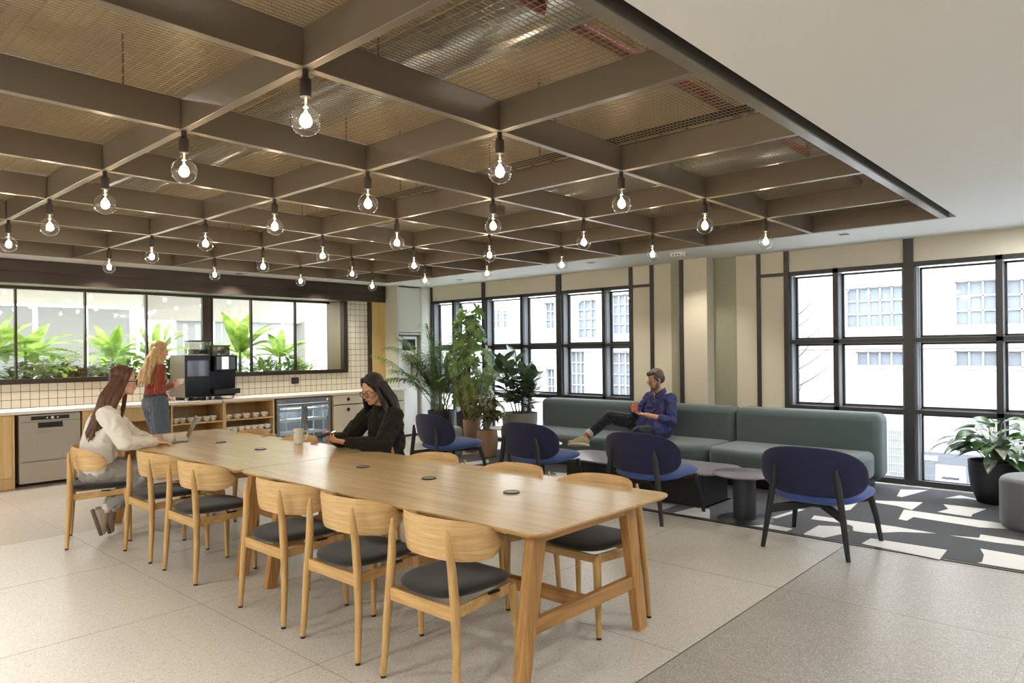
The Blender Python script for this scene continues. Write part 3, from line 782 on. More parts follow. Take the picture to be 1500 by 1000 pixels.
# ------------------------------------------------------------------ navy lounge chair (faces +x)
def make_lounge():
    t = thing('lounge_chair', 'x', 'lounge chair', (0,0,0))
    g = G()
    def fb(a, b, c):   # a across, b up
        x = -.265 + .10*(a/.42)**2 - (b)*.20 - c; return (x, a, .598 + b)
    pad(g, .405, .198, .026, lambda a,b,c: fb(a,b,c), n=2.7, m=44); link('backrest', g, NAVY, t, angle=80)
    g = G()
    def fs_(x, y, z):
        w = 1 + .06*(x/.33); return (x+.07, y*w, .402 + z + .03*(x/.33)*.5 + .012*(y/.35)**2)
    pad(g, .335, .345, .058, fs_, n=3.0, m=44, p=3); link('seat', g, BLUE, t, angle=80)
    for s in (-1, 1):
        g = G(); g.tube([(-.365,s*.315,0),(-.34,s*.275,.28),(-.328,s*.235,.56),(-.338,s*.225,.65)], [.0165,.024,.025,.012], 12); link('leg', g, BLKASH, t)
        g = G(); g.tube([(.36,s*.345,0),(.325,s*.315,.22),(.29,s*.285,.37)], [.0165,.023,.026], 12); link('leg', g, BLKASH, t)
    g = G()
    for s in (-1, 1):
        g.bar((-.345,s*.268,.30),(-.06,s*.02,.335), .032, .06); g.bar((-.06,s*.02,.335),(.29,s*.28,.345), .032, .035)
    g.box(-.12,.02,-.05,.05,.31,.36)
    link('frame', g, BLKASH, t, bevel=.005)
    return t
lc = make_lounge()
lounge = [(5.755,1.95,.0,'navy lounge chair standing alone nearest the camera, half on the rug'), (5.80,3.50,0,'navy lounge chair in front of the seated man'),
          (5.86,4.92,0,'navy lounge chair second from the left, before the potted plants'), (5.93,6.48,-.12,'leftmost navy lounge chair, beside the woman in black')]
for k, (x, y, a, lab) in enumerate(lounge):
    o = lc if k == 0 else tree_copy(lc)
    o.location = (x, y, 0.0); o.rotation_euler = (0,0,a); o['label'] = lab; o['group'] = 'navy lounge chairs facing the sofa'

# ------------------------------------------------------------------ long green sofa
t = thing('sofa', 'long grey-green upholstered modular sofa along the windows', 'sofa', (7.9, 4.6, 0))
def arc_front(y0, y1, xf, bulge, xb, r=.16):
    pts = []; n = 18
    for k in range(n+1):
        u = -1 + 2*k/n; y = y0 + (y1-y0)*(k/n); x = xf + bulge*(abs(u)**2.6) + (.10*max(0, abs(u)-.9)/.1)
        pts.append((x, y))
    pts = [(x, y) for x, y in pts][::-1]
    return pts + [(xb, y0), (xb, y1)]
def soft_prism(name, poly, z0, z1, mat, parent, bev, dx, dy):
    g = G(); g.prism([(x-dx, y-dy) for x, y in poly][::-1] if area(poly) < 0 else [(x-dx, y-dy) for x, y in poly], z0, z1)
    return link(name, g, mat, parent, bevel=bev, seg=5, angle=60)
def area(p): return sum(p[i][0]*p[(i+1)%len(p)][1]-p[(i+1)%len(p)][0]*p[i][1] for i in range(len(p)))/2
for (y0, y1) in ((3.835, 6.98), (2.215, 3.815)):
    soft_prism('seat_cushion', arc_front(y0, y1, 7.36, .14, 8.26), .13, .425, GREEN, t, .07, 7.9, 4.6)
for (y0, y1) in ((3.832, 6.93), (2.17, 3.818)):
    soft_prism('back_cushion', [(8.27,y0),(8.595,y0),(8.595,y1),(8.27,y1)], .10, .825, GREEN, t, .085, 7.9, 4.6)
g = G(); g.box(-.36, .64, -2.3, 2.25, 0, .125); link('plinth', g, BLACKP, t, smooth=False)

# ------------------------------------------------------------------ low tables and poufs
LTOP = pm('pale_lavender_laminate', srgb('8C8894'), .22, spec=.6)
t = thing('coffee_table', 'long low pale coffee table with black box base before the sofa', 'coffee table', (6.56, 4.05, 0))
g = G(); g.rbox(-.36, .36, -1.0, 1.05, .335, .352, .22, 8); link('table_top', g, LTOP, t, bevel=.003)
g = G(); g.rbox(-.28, .30, -.82, .86, .012, .334, .05, 4); link('base', g, BLACKP, t)
g = G(); g.box(-.30, -.285, -.86, .86, .004, .012); g.box(-.30,.32,-.84,.88,0,.008); link('base_trim', g, ALU, t, smooth=False)
def side_table(x, y, z, r, lab, top=LTOP, foot=.25, col=.075):
    t = thing('side_table', lab, 'side table', (x, y, 0))
    g = G(); g.lathe([(.001,z-.022),(r-.02,z-.022),(r,z-.010),(r,z-.002),(r-.003,z),(.001,z)], 40); link('table_top', g, top, t)
    g = G(); g.lathe([(col,.014),(col,z-.022)], 26); link('column', g, DARKG, t)
    g = G(); g.lathe([(.001,0),(foot,0),(foot,.006),(foot-.02,.016),(.001,.02)], 36); link('foot', g, DARKG, t)
side_table(6.13, 2.74, .425, .28, 'round lavender side table on thick dark column by the nearest navy chair', col=.10)
WTOP = pm('white_laminate', srgb('E4E2DF'), .3)
side_table(6.75, 5.62, .40, .24, 'small round white side table behind the second navy chair', WTOP, .17, .02)
side_table(7.15, 6.55, .50, .26, 'round white side table between two navy chairs and the pots', WTOP, .17, .02)
side_table(7.02, .15, .47, .26, 'white round side table at the right edge beside the poufs', WTOP, .17, .02)
def pouf(x, y, r, h, mat, lab):
    g = G(); pr = [(.001,.012),(r-.03,.012),(r-.012,.02),(r,.05)]
    for k in range(7): a = PI/2*k/6; pr.append((r-.055+.055*math.cos(a), h-.055+.055*math.sin(a)))
    pr.append((.001, h+.004)); g.lathe(pr, 48)
    t = thing('pouf', lab, 'pouf', (x, y, 0)); link('cushion', g, mat, t, angle=60)
    g = G(); g.lathe([(.001,0),(r-.05,0),(r-.05,.012)], 36); link('base', g, BLACKP, t)
pouf(7.36, .66, .33, .44, POUFG, 'dark grey cylinder pouf at the right edge in front of the black pot')
pouf(8.2, .42, .30, .43, POUFG, 'grey pouf behind the front pouf, close to the window')
pouf(7.06, 7.72, .23, .44, POUFL, 'light grey pouf behind the leftmost navy chair')

# ------------------------------------------------------------------ rug
RUGD = fabric('charcoal_rug', srgb('22252C'), scale=160, st=.6, var=.25)
RUGL = fabric('cream_rug_inlay', srgb('D6D3CE'), scale=160, st=.4, var=.06)
shapes = [
[(6.14,1.69),(6.15,1.16),(5.84,1.15),(5.93,1.70)],
[(6.35,0.98),(6.33,0.71),(6.30,.1),(5.93,0),(5.92,0.93),(5.97,0.91),(6.18,0.93)],
[(6.64,1.23),(6.70,1.04),(6.83,1.05),(6.81,0.76),(6.8,.3),(6.62,.3),(6.64,0.74),(6.62,0.93)],
[(6.65,2.31),(6.66,1.99),(6.67,1.66),(6.64,1.33),(6.51,1.56),(6.31,1.74),(6.30,1.78),(6.30,1.87),(6.46,1.92),(6.52,2.00),(6.49,2.28)],
[(6.30,2.15),(6.38,2.00),(6.28,1.90),(6.16,1.90),(5.92,1.98),(5.92,2.14),(5.96,2.15)],
[(7.42,1.75),(7.38,1.15),(7.38,1.05),(7.34,0.82),(7.3,.3),(7.2,.3),(7.23,0.80),(7.09,1.10),(7.15,1.61),(6.96,1.62),(6.98,1.69)],
[(7.91,1.52),(7.93,1.17),(7.61,1.23),(7.48,1.22),(7.51,1.49),(7.71,1.44)],
[(7.62,2.19),(7.88,1.69),(7.45,1.69),(7.55,1.84),(7.58,2.07)],
[(8.44,2.02),(8.59,1.79),(8.02,1.91),(8.04,1.96)],
[(8.49,1.48),(8.30,1.18),(8.35,1.40),(8.23,1.57)],
[(6.83,2.51),(6.84,2.46),(6.32,2.53),(6.32,2.58)],
[(5.93,2.71),(5.93,2.29),(6.05,2.28),(6.08,2.66)],
[(7.28,2.24),(7.46,2.17),(7.09,2.13),(6.98,2.19)],
[(5.95,3.74),(6.22,3.71),(6.26,3.49),(5.94,3.49)],
[(5.93,3.35),(6.27,3.30),(6.29,3.16),(5.93,2.98)],
[(6.4,5.5),(6.9,5.7),(7.1,5.2),(6.5,5.15)], [(6.1,6.1),(6.9,6.3),(6.95,6.12),(6.15,5.92)], [(6.5,7.1),(7.2,7.0),(7.0,6.8),(6.5,6.85)],
[(6.3,-.4),(7.2,-.5),(7.1,-.9),(6.3,-.8)], [(7.6,-.2),(8.4,-.3),(8.3,-1.0),(7.7,-.8)]]
t = thing('rug', 'large charcoal rug with cut-out cream shapes under the lounge seating', 'rug', (5.9, 0, 0))
g = G(); g.box(0, 2.78, -2.4, 7.6, 0, .008)
for p in shapes:
    q = [(x-5.9, y) for x, y in p]
    if area(q) < 0: q = q[::-1]
    # roughen outline a little like cut carpet
    g.prism(q, .0081, .0092, 1)
link('pile', g, [RUGD, RUGL], t, smooth=False)
g = G(); g.box(-.035, -.001, -2.4, 7.6, 0, .006); link('edge_trim', g, BRONZE, t, smooth=False)

# ------------------------------------------------------------------ on the tables
t = tree_copy(cup0, None, 'white cup on a saucer by the hand of the laptop woman', (2.60, 6.50, TZ+.0045), -2.3); t['group'] = ''
del t['group']
for c in t.children: c.rotation_euler[2] += 0
g = G(); g.lathe([(.001,.003),(.042,.0),(.074,.010),(.080,.013),(.079,.014),(.045,.005),(.001,.0045)], 28)
tag(link('saucer', g, CERAM, loc=(2.60,6.50,TZ)), 'white saucer under the cup by the laptop', 'saucer')
t = thing('mug', 'tall white mug standing alone in the middle of the far table', 'mug', (3.31, 5.53, TZ))
g = G(); g.lathe([(.001,.002),(.036,0),(.04,.004),(.043,.13),(.0405,.13),(.038,.01),(.001,.008)], 24); link('mug_body', g, CERAM, t)
g = G(); g.tube([(.04*.78,-.04*.62,.11),(.07*.78,-.07*.62,.105),(.078*.78,-.078*.62,.07),(.066*.78,-.066*.62,.035),(.038*.78,-.038*.62,.03)], .006, 8); link('handle', g, CERAM, t)
g = G(); g.box(-.0435,-.042,-.008,.008,.095,.102); link('printed_mark', g, INK, t)
# laptop: faces the woman (towards -x), seen from behind
t = thing('laptop', 'open silver-bronze laptop on the far table before the seated woman', 'laptop', (2.80, 6.60, TZ), -.33)
LAP = pm('warm_grey_aluminium', srgb('A69684'), .32, .75)
g = G(); g.rbox(-.22, 0, -.155, .155, .002, .014, .012); link('base', g, LAP, t, bevel=.002)
g = G(); g.box(-.19,-.09,-.13,.13,.0142,.015); link('keyboard', g, BLACKP, t)
g = G(); g.rbox(0, .215, -.155, .155, -.003, .003, .012); s_ = link('screen_lid', g, LAP, t, loc=(.003,0,.016), rot=(0,-R(66),0), bevel=.0015)
g = G(); g.box(.012,.205,-.145,.145,.0032,.0036); link('display', g, pm('dark_display', (.03,.03,.035), .1), s_)
# ------------------------------------------------------------------ plants
def leaf(g, base, d, length, width, droop=.5, fold=.25, n=6, shape=0, roll=0, mat=None, up=V((0,0,1))):
    """a leaf blade: curved midrib with two halves folded a little upwards"""
    d = V(d).normalized(); side = d.cross(up)
    side = side.normalized() if side.length > 1e-3 else V((1,0,0))
    if roll: side = (M.Rotation(roll, 3, d) @ side)
    nrm = side.cross(d).normalized()
    p = V(base); cur = d.copy(); vs = []; fs = []
    for k in range(n+1):
        u = k/n
        w = {0: math.sin(PI*min(1,u**.75))**.8, 1: (math.sin(PI*u**.5))**.7 if u < 1 else 0, 2: min(1, u*6)*(1-u)**.45 if u < 1 else 0, 3: math.sin(PI*(.06+.94*u))}[shape]
        w = max(w, .02)*width/2
        vs += [p - side*w + nrm*w*fold, p, p + side*w + nrm*w*fold]
        step = length/n; cur = (cur - V((0,0,1))*droop/n).normalized(); nrm = side.cross(cur).normalized()
        p = p + cur*step
    for k in range(n):
        a = k*3; fs += [(a, a+1, a+4, a+3), (a+1, a+2, a+5, a+4)]
    g.add(vs, fs, mat)
    return p
def sph(az, el): return V((math.cos(az)*math.cos(el), math.sin(az)*math.cos(el), math.sin(el)))
def pot(t, r0, r1, h, mat, soil=True, lip=.015):
    g = G(); g.lathe([(.001,.0),(r0*.9,0),(r0,.012),(r1,h-.01),(r1+.001,h),(r1-lip,h),(r1-lip,h-.05),(.001,h-.05)], 40); link('pot', g, mat, t, angle=50)
    g = G(); g.lathe([(r1-lip-.001,h-.045),(r1*.5,h-.038),(.001,h-.035)], 28); link('soil', g, SOIL, t)
SOIL = pm('dark_potting_soil', srgb('2E241C'), .95)
POTB = pm('matt_black_pot', srgb('232427'), .55)
CONC = pm('ribbed_grey_pot', srgb('8C8983'), .8)
TERR = pm('tan_clay_pot', srgb('A08468'), .75)
LG1 = leafmat('palm_green', srgb('46663C'), srgb('7E9E5C'))
LG2 = leafmat('monstera_green', srgb('42603A'), srgb('93AC62'), .35, .3)
LG3 = leafmat('rubber_plant_green', srgb('36493A'), srgb('5E7450'), .2, .12)
LG4 = leafmat('snake_plant_green', srgb('38452A'), srgb('8C8F4A'), .4, .1)
LG5 = leafmat('croton_leaf', srgb('3C4A2C'), srgb('8B8350'), .35, .15, srgb('A8793E'), 12)
LG6 = leafmat('peace_lily_green', srgb('2E4A2B'), srgb('52793C'), .28, .2, scale=9)
LG7 = leafmat('variegated_leaf', srgb('A9AEA5'), srgb('55684F'), .3, .2, scale=18)
STEM = pm('green_cane', srgb('7E8A5A'), .5); TRUNK = pm('brown_moss_stem', srgb('5A4530'), .9)

rnd = random.Random(11)
# areca palm
t = thing('potted_palm', 'tall feathery palm in black pot beside the white dispenser cabinet', 'plant', (8.12, 9.0, 0))
pot(t, .21, .24, .55, POTB)
gs = G(); gl = G()
def frond(base, az, el, length, droop, lw=.024, ll=.30):
    p = V(base); d = sph(az, el); n = 22; pts = [p.copy()]
    for k in range(n):
        d = (d - V((0,0,1))*droop/n*(.4+1.5*k/n)).normalized(); p = p + d*length/n; pts.append(p.copy())
        if k > 5:
            u = (k-5)/(n-5); side = d.cross(V((0,0,1))).normalized(); L_ = ll*math.sin(PI*(.12+.83*u))**.6
            for s in (-1, 1):
                for q in (0, .5):
                    dd = (side*s*.85 + d*.75 + V((0,0,1))*(.22 - .2*u) + V((rnd.uniform(-.08,.08), rnd.uniform(-.08,.08), rnd.uniform(-.1,.1)))).normalized()
                    leaf(gl, p - d*length/n*q, dd, L_*rnd.uniform(.85,1.05), lw, .9, .3, 4, 3)
    gs.tube(pts, [.007*(1-.8*k/n) + .001 for k in range(n+1)], 6)
for k in range(34):
    az = 2*PI*k*5/34 + rnd.uniform(-.2,.2); el = R(rnd.uniform(50, 86)); b = V((rnd.uniform(-.07,.07), rnd.uniform(-.07,.07), .50))
    frond(b, az, el, rnd.uniform(1.0, 1.62), rnd.uniform(.5, 1.3))
frond(V((-.05,.03,.5)), R(168), R(74), 1.6, 1.75); frond(V((-.05,.0,.5)), R(190), R(72), 1.35, 1.6); frond(V((0,0,.5)), R(-80), R(80), 1.5, .7); frond(V((0,0,.5)), R(-100), R(66), 1.3, 1.2)
link('stems', gs, STEM, t)
link('fronds', gl, LG1, t, smooth=False)

# monstera climbing a pole
def monstera_leaf(g, c, nrm, tipdir, size):
    nrm = V(nrm).normalized(); x = (V(tipdir) - nrm*V(tipdir).dot(nrm)).normalized(); y = nrm.cross(x); m = 40; vs = [V(c) - nrm*.02*size]; fs = []
    for j in range(m):
        a = -PI + 2*PI*(j+.5)/m; r = .55 + .45*math.cos(a/2)**.8 if abs(a) < 2.7 else .30
        if abs(a) > .35 and abs(a) < 2.5 and j % 4 == 0: r *= .5
        r *= size; vs.append(V(c) + x*(r*math.cos(a)*1.0 - .0) + y*r*math.sin(a)*.85 - nrm*(.22*r*r/size))
    for j in range(m): fs.append((0, 1+j, 1+(j+1) % m))
    g.add(vs, fs)
t = thing('potted_monstera', 'tall split-leaf climbing plant in black pot in front of the window', 'plant', (8.14, 8.36, 0))
pot(t, .18, .205, .55, POTB)
g = G(); g.tube([(0,0,.5),(.01,0,1.2),(0,.01,2.0)], [.035,.032,.028], 10); link('support_pole', g, TRUNK, t)
gs = G(); gl = G()
for k in range(46):
    z = .74 + 1.42*k/45 + rnd.uniform(-.04,.04); az = k*2.4 + rnd.uniform(-.3,.3); rr = rnd.uniform(.10,.40)*(1 if z < 1.9 else .75)
    b = V((0,0,z-.12)); e = V((math.cos(az)*rr, math.sin(az)*rr, z+rnd.uniform(-.02,.1)))
    gs.tube([b, (b+e)/2 + V((0,0,.05)), e], .0045, 5)
    out = sph(az, R(rnd.uniform(-40,-5))); nrm = (V((math.cos(az)*.75, math.sin(az)*.75, .5)) + V((-.45,-.3,0)) + V((rnd.uniform(-.3,.3),rnd.uniform(-.3,.3),0))).normalized()
    monstera_leaf(gl, e, nrm, out, rnd.uniform(.14,.235))
link('stems', gs, STEM, t); link('leaves', gl, LG2, t, smooth=False)

# rubber plant
t = thing('potted_rubber_plant', 'dark broad-leaved rubber plant in ribbed grey pot left of the sofa', 'plant', (8.26, 7.34, 0))
g = G(); pr = [(.001,0),(.22,0),(.235,.01)]
for k in range(30): pr.append((.25+.03*k/30 + (.003 if k % 2 else 0), .02+.55*k/30))
pr += [(.285,.585),(.265,.585),(.265,.53),(.001,.53)]
g.lathe(pr, 44); link('pot', g, CONC, t, angle=20)
g = G(); g.lathe([(.264,.54),(.001,.55)], 28); link('soil', g, SOIL, t)
gs = G(); gl = G()
for k in range(8):
    az = k*2.399; rr = .03+.10*(k % 3)/2; lean = .06+.26*((k*37) % 8)/8; top = 1.05+.42*((k*5) % 8)/8
    a = V((math.cos(az)*rr, math.sin(az)*rr, .52)); b = V((math.cos(az)*(rr+lean), math.sin(az)*(rr+lean), top))
    pts = [a.lerp(b, q/6) + V((0,0,0)) for q in range(7)]; gs.tube(pts, [.012-.001*q for q in range(7)], 7)
    nl = 11
    for q in range(nl):
        u = .30 + .70*q/(nl-1); p = a.lerp(b, u); az2 = q*2.4 + k; el = R(-5 + 62*u + rnd.uniform(-12,12))
        leaf(gl, p, sph(az2, el), rnd.uniform(.25,.34), rnd.uniform(.14,.175), .45, .15, 8, 3, rnd.uniform(-.5,.5))
    leaf(gl, b, V((0,0,1)), .09, .012, 0, .1, 3, 3)
link('stems', gs, TRUNK, t); link('leaves', gl, LG3, t, angle=70)

# snake plant in tan pot
t = thing('potted_snake_plant', 'upright striped snake plant in tall tan clay pot behind the croton', 'plant', (7.62, 7.78, 0))
pot(t, .10, .125, .50, TERR)
g = G()
for k in range(17):
    az = rnd.uniform(0, 2*PI); el = R(rnd.uniform(64, 88)); leaf(g, V((math.cos(az)*.05, math.sin(az)*.05, .46)), sph(az, el), rnd.uniform(.50,.95), rnd.uniform(.07,.10), -.05, .5, 7, 2, rnd.uniform(-1.5,1.5))
link('leaves', g, LG4, t, angle=70)
# croton in ribbed clay pot
t = thing('potted_croton', 'low bushy yellow-green plant in ribbed clay pot by the navy chairs', 'plant', (7.38, 7.2, 0))
g = G(); pr = [(.001,0),(.105,0),(.115,.01)]
for k in range(24): u = k/24; pr.append((.12+.035*math.sin(PI*(.1+.6*u)) + (.002 if k % 2 else 0), .02+.36*u))
pr += [(.145,.40),(.13,.40),(.13,.36),(.001,.36)]; g.lathe(pr, 40); link('pot', g, TERR, t, angle=20)
g = G(); g.lathe([(.129,.37),(.001,.375)], 24); link('soil', g, SOIL, t)
gs = G(); gl = G()
for k in range(9):
    az = k*2.4; top = V((math.cos(az)*.20, math.sin(az)*.20, .70+.08*(k % 4))); gs.tube([(0,0,.36), top*.6+V((0,0,.16)), top], .006, 6)
    for q in range(12):
        az2 = q*2.4+k; leaf(gl, V((0,0,.40)).lerp(top, .45+.55*q/11), sph(az2, R(rnd.uniform(-25, 55))), rnd.uniform(.17,.27), rnd.uniform(.055,.085), .8, .3, 5, 3)
link('stems', gs, STEM, t); link('leaves', gl, LG5, t, angle=70)
# peace-lily style plant at the right window
t = thing('potted_peace_lily', 'leafy green plant in rounded black pot at the right window', 'plant', (8.30, 1.14, 0))
g = G(); g.lathe([(.001,0),(.13,0),(.165,.02),(.215,.16),(.235,.32),(.238,.42),(.223,.42),(.22,.36),(.001,.36)], 44); link('pot', g, POTB, t, angle=50)
g = G(); g.lathe([(.219,.37),(.001,.385)], 24); link('soil', g, SOIL, t)
gs = G(); gl = G(); gv = G()
for k in range(78):
    az = k*2.4 + rnd.uniform(-.2,.2); el = R(rnd.uniform(22, 86)); L1 = rnd.uniform(.14,.42)
    d = sph(az, el); e = V((0,0,.38)) + d*L1; gs.tube([(0.02*math.cos(az),.02*math.sin(az),.36), e*.5+V((0,0,.22)), e], .004, 5)
    d2 = sph(az + rnd.uniform(-.4,.4), el*.55 - R(8)); leaf(gv if k % 3 == 0 else gl, e, d2, rnd.uniform(.20,.32), rnd.uniform(.09,.13), 1.1, .28, 7, 3, rnd.uniform(-.5,.5))
link('stems', gs, STEM, t); link('leaves', gl, LG6, t, angle=70); o = link('variegated_leaves', gv, LG7, t, angle=70)

# ------------------------------------------------------------------ indoor planting seen through the kitchen window
PL1 = leafmat('bright_fern_green', srgb('6E9A35'), srgb('B7D968'), .4, .4)
PL2 = leafmat('bright_banana_green', srgb('7FA83C'), srgb('C4E27C'), .35, .45)
PL3 = leafmat('olive_green', srgb('5A6E28'), srgb('9AA544'), .4, .3)
PL4 = leafmat('purple_leaf', srgb('5A2A3A'), srgb('8A5A60'), .4, .2)
g = G(); g.box(-.5, 7.1, 11.0, 12.3, .5, 1.2); tag(link('planter_bed', g, BRONZE, smooth=False), 'long low planter bed beyond the kitchen window', 'planter')
g = G(); g.box(-.48, 7.08, 11.02, 12.28, 1.2, 1.215); o = tag(link('soil', g, SOIL, smooth=False), 'dark soil in the planter beyond the kitchen window', 'soil', kind='stuff')
def bush(name, lab, x, y, kind, h, r2):
    t = thing(name, lab, 'plant', (x, y, 1.215)); g = G()
    if kind == 'banana':
        for k in range(17):
            az = k*2.4+r2.uniform(-.3,.3); el = R(r2.uniform(20,80)); p = V((0,0,0)) + sph(az, R(80))*h*.35
            leaf(g, p, sph(az, el), h*r2.uniform(.6,.85), h*.22, 1.1, .25, 8, 3, r2.uniform(-.3,.3))
        gs = G(); gs.tube([(0,0,0),(0,0,h*.4)], [.03,.015], 8); link('stem', gs, STEM, t); m = PL2
    elif kind == 'fern':
        for k in range(20):
            az = k*2.4; el = R(r2.uniform(30,78)); n = 12; d = sph(az, el); p = V((0,0,.02)); Lf = h*r2.uniform(.8,1.15)
            for q in range(n):
                d = (d - V((0,0,1))*.13).normalized(); p = p + d*Lf/n; s_ = d.cross(V((0,0,1))).normalized(); w = h*.2*math.sin(PI*(.15+.8*q/n))
                for s in (-1, 1): leaf(g, p, s_*s + d*.35, w, h*.07, .4, .1, 3, 3)
        m = PL1
    else:
        for k in range(110):
            az = k*2.4; el = R(r2.uniform(0,85)); rr = h*r2.uniform(.3,.8); p = sph(az, el)*rr; p.z = abs(p.z)*.8
            leaf(g, p, sph(az+r2.uniform(-.6,.6), R(r2.uniform(-20,60))), h*.32, h*.16, .6, .25, 4, 0)
        gs = G()
        for k in range(5): gs.tube([(0,0,0), tuple(sph(k*1.3, R(60))*h*.6)], .006, 5)
        link('stem', gs, STEM, t); m = {'leafy': PL1, 'olive': PL3, 'purple': PL4}[kind]
    link('leaves', g, m, t, angle=70)
r2 = random.Random(5)
beds = [(2.32,11.5,'banana',.95,'large banana-leaf plant in the planter at the left window pane'), (2.72,11.2,'olive',.40,'low olive bush in the planter at the left window pane'),
 (2.80,11.75,'banana',.90,'broad banana-leaf plant left of centre in the second window pane'), (3.05,11.25,'leafy',.44,'leafy bush in front of the second window pane'), (3.22,11.65,'fern',.72,'pale fern at the right of the second window pane'), (3.36,11.2,'purple',.30,'small purple-leaved plant low behind the window'),
 (3.60,11.35,'fern',.66,'bright fern in the third window pane'), (3.82,11.2,'leafy',.46,'round green leafy bush in the third window pane'), (3.95,11.8,'banana',.85,'banana-leaf plant above the standing woman'),
 (4.22,11.3,'leafy',.50,'green leafy bush left of the coffee machine'), (4.55,11.7,'banana',.88,'tall banana-leaf plant behind the coffee machine'), (4.85,11.4,'fern',.66,'fern behind the coffee machine hoppers'), (4.6,11.2,'olive',.42,'olive bush hidden behind the coffee machine'),
 (5.3,11.3,'olive',.46,'olive bush right of the coffee machine'), (5.55,11.65,'leafy',.55,'taller leafy bush behind the olive bush right of the machine'), (5.82,11.4,'banana',1.05,'largest banana-leaf plant centred in the right windows'), (6.2,11.25,'leafy',.42,'leafy bush below the largest banana-leaf plant'),
 (6.62,11.5,'banana',.78,'slim upright broad-leaf plant in the last window pane'), (6.72,11.2,'leafy',.42,'leafy bush at the right of the planter'), (7.0,11.35,'fern',.45,'grassy fern at the right end of the planter'),
 (2.5,11.25,'fern',.5,'fern low at the far left end of the planter')]
for (x, y, kd, h, lab) in beds: bush({'banana':'banana_plant','fern':'fern','leafy':'leafy_bush','olive':'leafy_bush','purple':'leafy_bush'}[kd], lab, x, y+.16, kd, h, r2)
# ------------------------------------------------------------------ garden room beyond the kitchen window
AW = pm('atrium_white_paint', srgb('E6E4DC'), .8)
AG = pm('atrium_grey_panel', srgb('A6ABAE'), .5)
AG2 = pm('atrium_taupe_beam', srgb('BDB9B2'), .6)
g = G(); g.box(-2, 8.8, 11.0, 15.2, 2.95, 3.1); g.box(-2.2, -2, 11, 22, -.3, 3.1); g.box(-2, 5.9, 14.9, 15.2, 2.5, 2.95); g.box(-2, 13, 10.99, 11.05, 2.47, 3.6)
struct('ceiling_garden', g, AW, smooth=False)
g = G(); g.box(-3, 16, 11.0, 22, -.3, 0); struct('floor_garden', g, pm('pale_garden_floor', srgb('C9C6BE'), .5), smooth=False)
g = G()
for k in range(13):
    x0 = -1.2+k*.82
    if k in (4, 8): continue
    g.box(x0, x0+.74, 15.0, 15.05, 0, 2.45)
struct('wall_garden_back', g, AG, smooth=False)
g = G(); g.box(5.5, 12.5, 14.88, 15.1, 2.25, 2.94); g.box(9.0, 9.35, 14.7, 15.0, 0, 2.3); struct('trim_7', g, AG2, smooth=False)
g = G(); g.box(9.4, 14.5, 18, 18.2, 0, 6); g.box(-3, 14.5, 21.8, 22, 0, 6); struct('wall_garden_outer', g, AW, smooth=False)
g = G()
for k in range(10):
    for q in range(3): g.lathe([(.001,0),(.045,0),(.045,-.01),(.001,-.012)], 14, (-.5+k*.62+.3*(q % 2), 12.2+q*.9, 2.949))
tag(link('recessed_spot', g, emis('garden_room_lamp', (1,.97,.9), 6)), 'rows of recessed ceiling spots in the garden room', 'ceiling lights', kind='stuff')
for (x, y, w, h, e) in ((2.2, 12.6, 5, 2.2, 120), (7.0, 12.9, 3.4, 2.0, 45)):
    ld = bpy.data.lights.new('garden_ceiling_lamp', 'AREA'); ld.shape = 'RECTANGLE'; ld.size = w; ld.size_y = h; ld.energy = e; ld.color = (1,.98,.94)
    lo = bpy.data.objects.new('garden_ceiling_lamp', ld); COL.objects.link(lo); lo.location = (x, y, 2.93)

# ------------------------------------------------------------------ street and buildings outside the windows
FAC = pm('pale_render_facade', srgb('D8D5CF'), .9)
fz = N(FAC, 'ShaderNodeTexCoord'); nz = N(FAC, 'ShaderNodeTexNoise', Scale=.8, Detail=6.0); L(FAC, fz.outputs['Object'], nz.inputs[0])
L(FAC, ramp(FAC, nz.outputs[0], [(.3, srgb('86847F')), (.7, srgb('94928E'))]), bsdf(FAC).inputs['Base Color'])
PANEG = pm('grey_window_glass', srgb('656A71'), .12, spec=.2)
FR = pm('white_window_bars', srgb('9A9A98'), .6)
SL = -1.9
t = thing('industrial_building', 'pale rendered industrial building across the street with barred windows', 'building', (19, 6, SL))
wins = [(4.20,5.77,2.04,3.03,6,3),(2.57,3.38,2.02,3.03,3,3),(1.0,2.40,2.02,3.0,5,3),(4.21,5.54,1.08,1.43,5,1),(2.58,3.39,1.07,1.43,3,1),(1.0,2.40,1.06,1.42,5,1),
        (13.5,14.3,1.95,3.2,3,4),(14.0,14.6,0.0,1.5,3,4),(12.2,12.9,2.05,3.3,3,4),(12.2,12.92,.05,1.45,3,4),(15.25,15.7,2.3,3.2,2,3),(17.4,18.4,2.4,3.2,3,3),(15.28,15.65,-.3,.9,2,4),(9.0,10.2,2.0,3.1,4,3),(9.0,10.2,.3,1.4,4,3),(-1.2,0,2.0,3.0,4,3),(-3.4,-2.2,2.0,3.0,4,3)]
g = G(); g.box(.25, 1.5, -16, 30, 0, 9); 
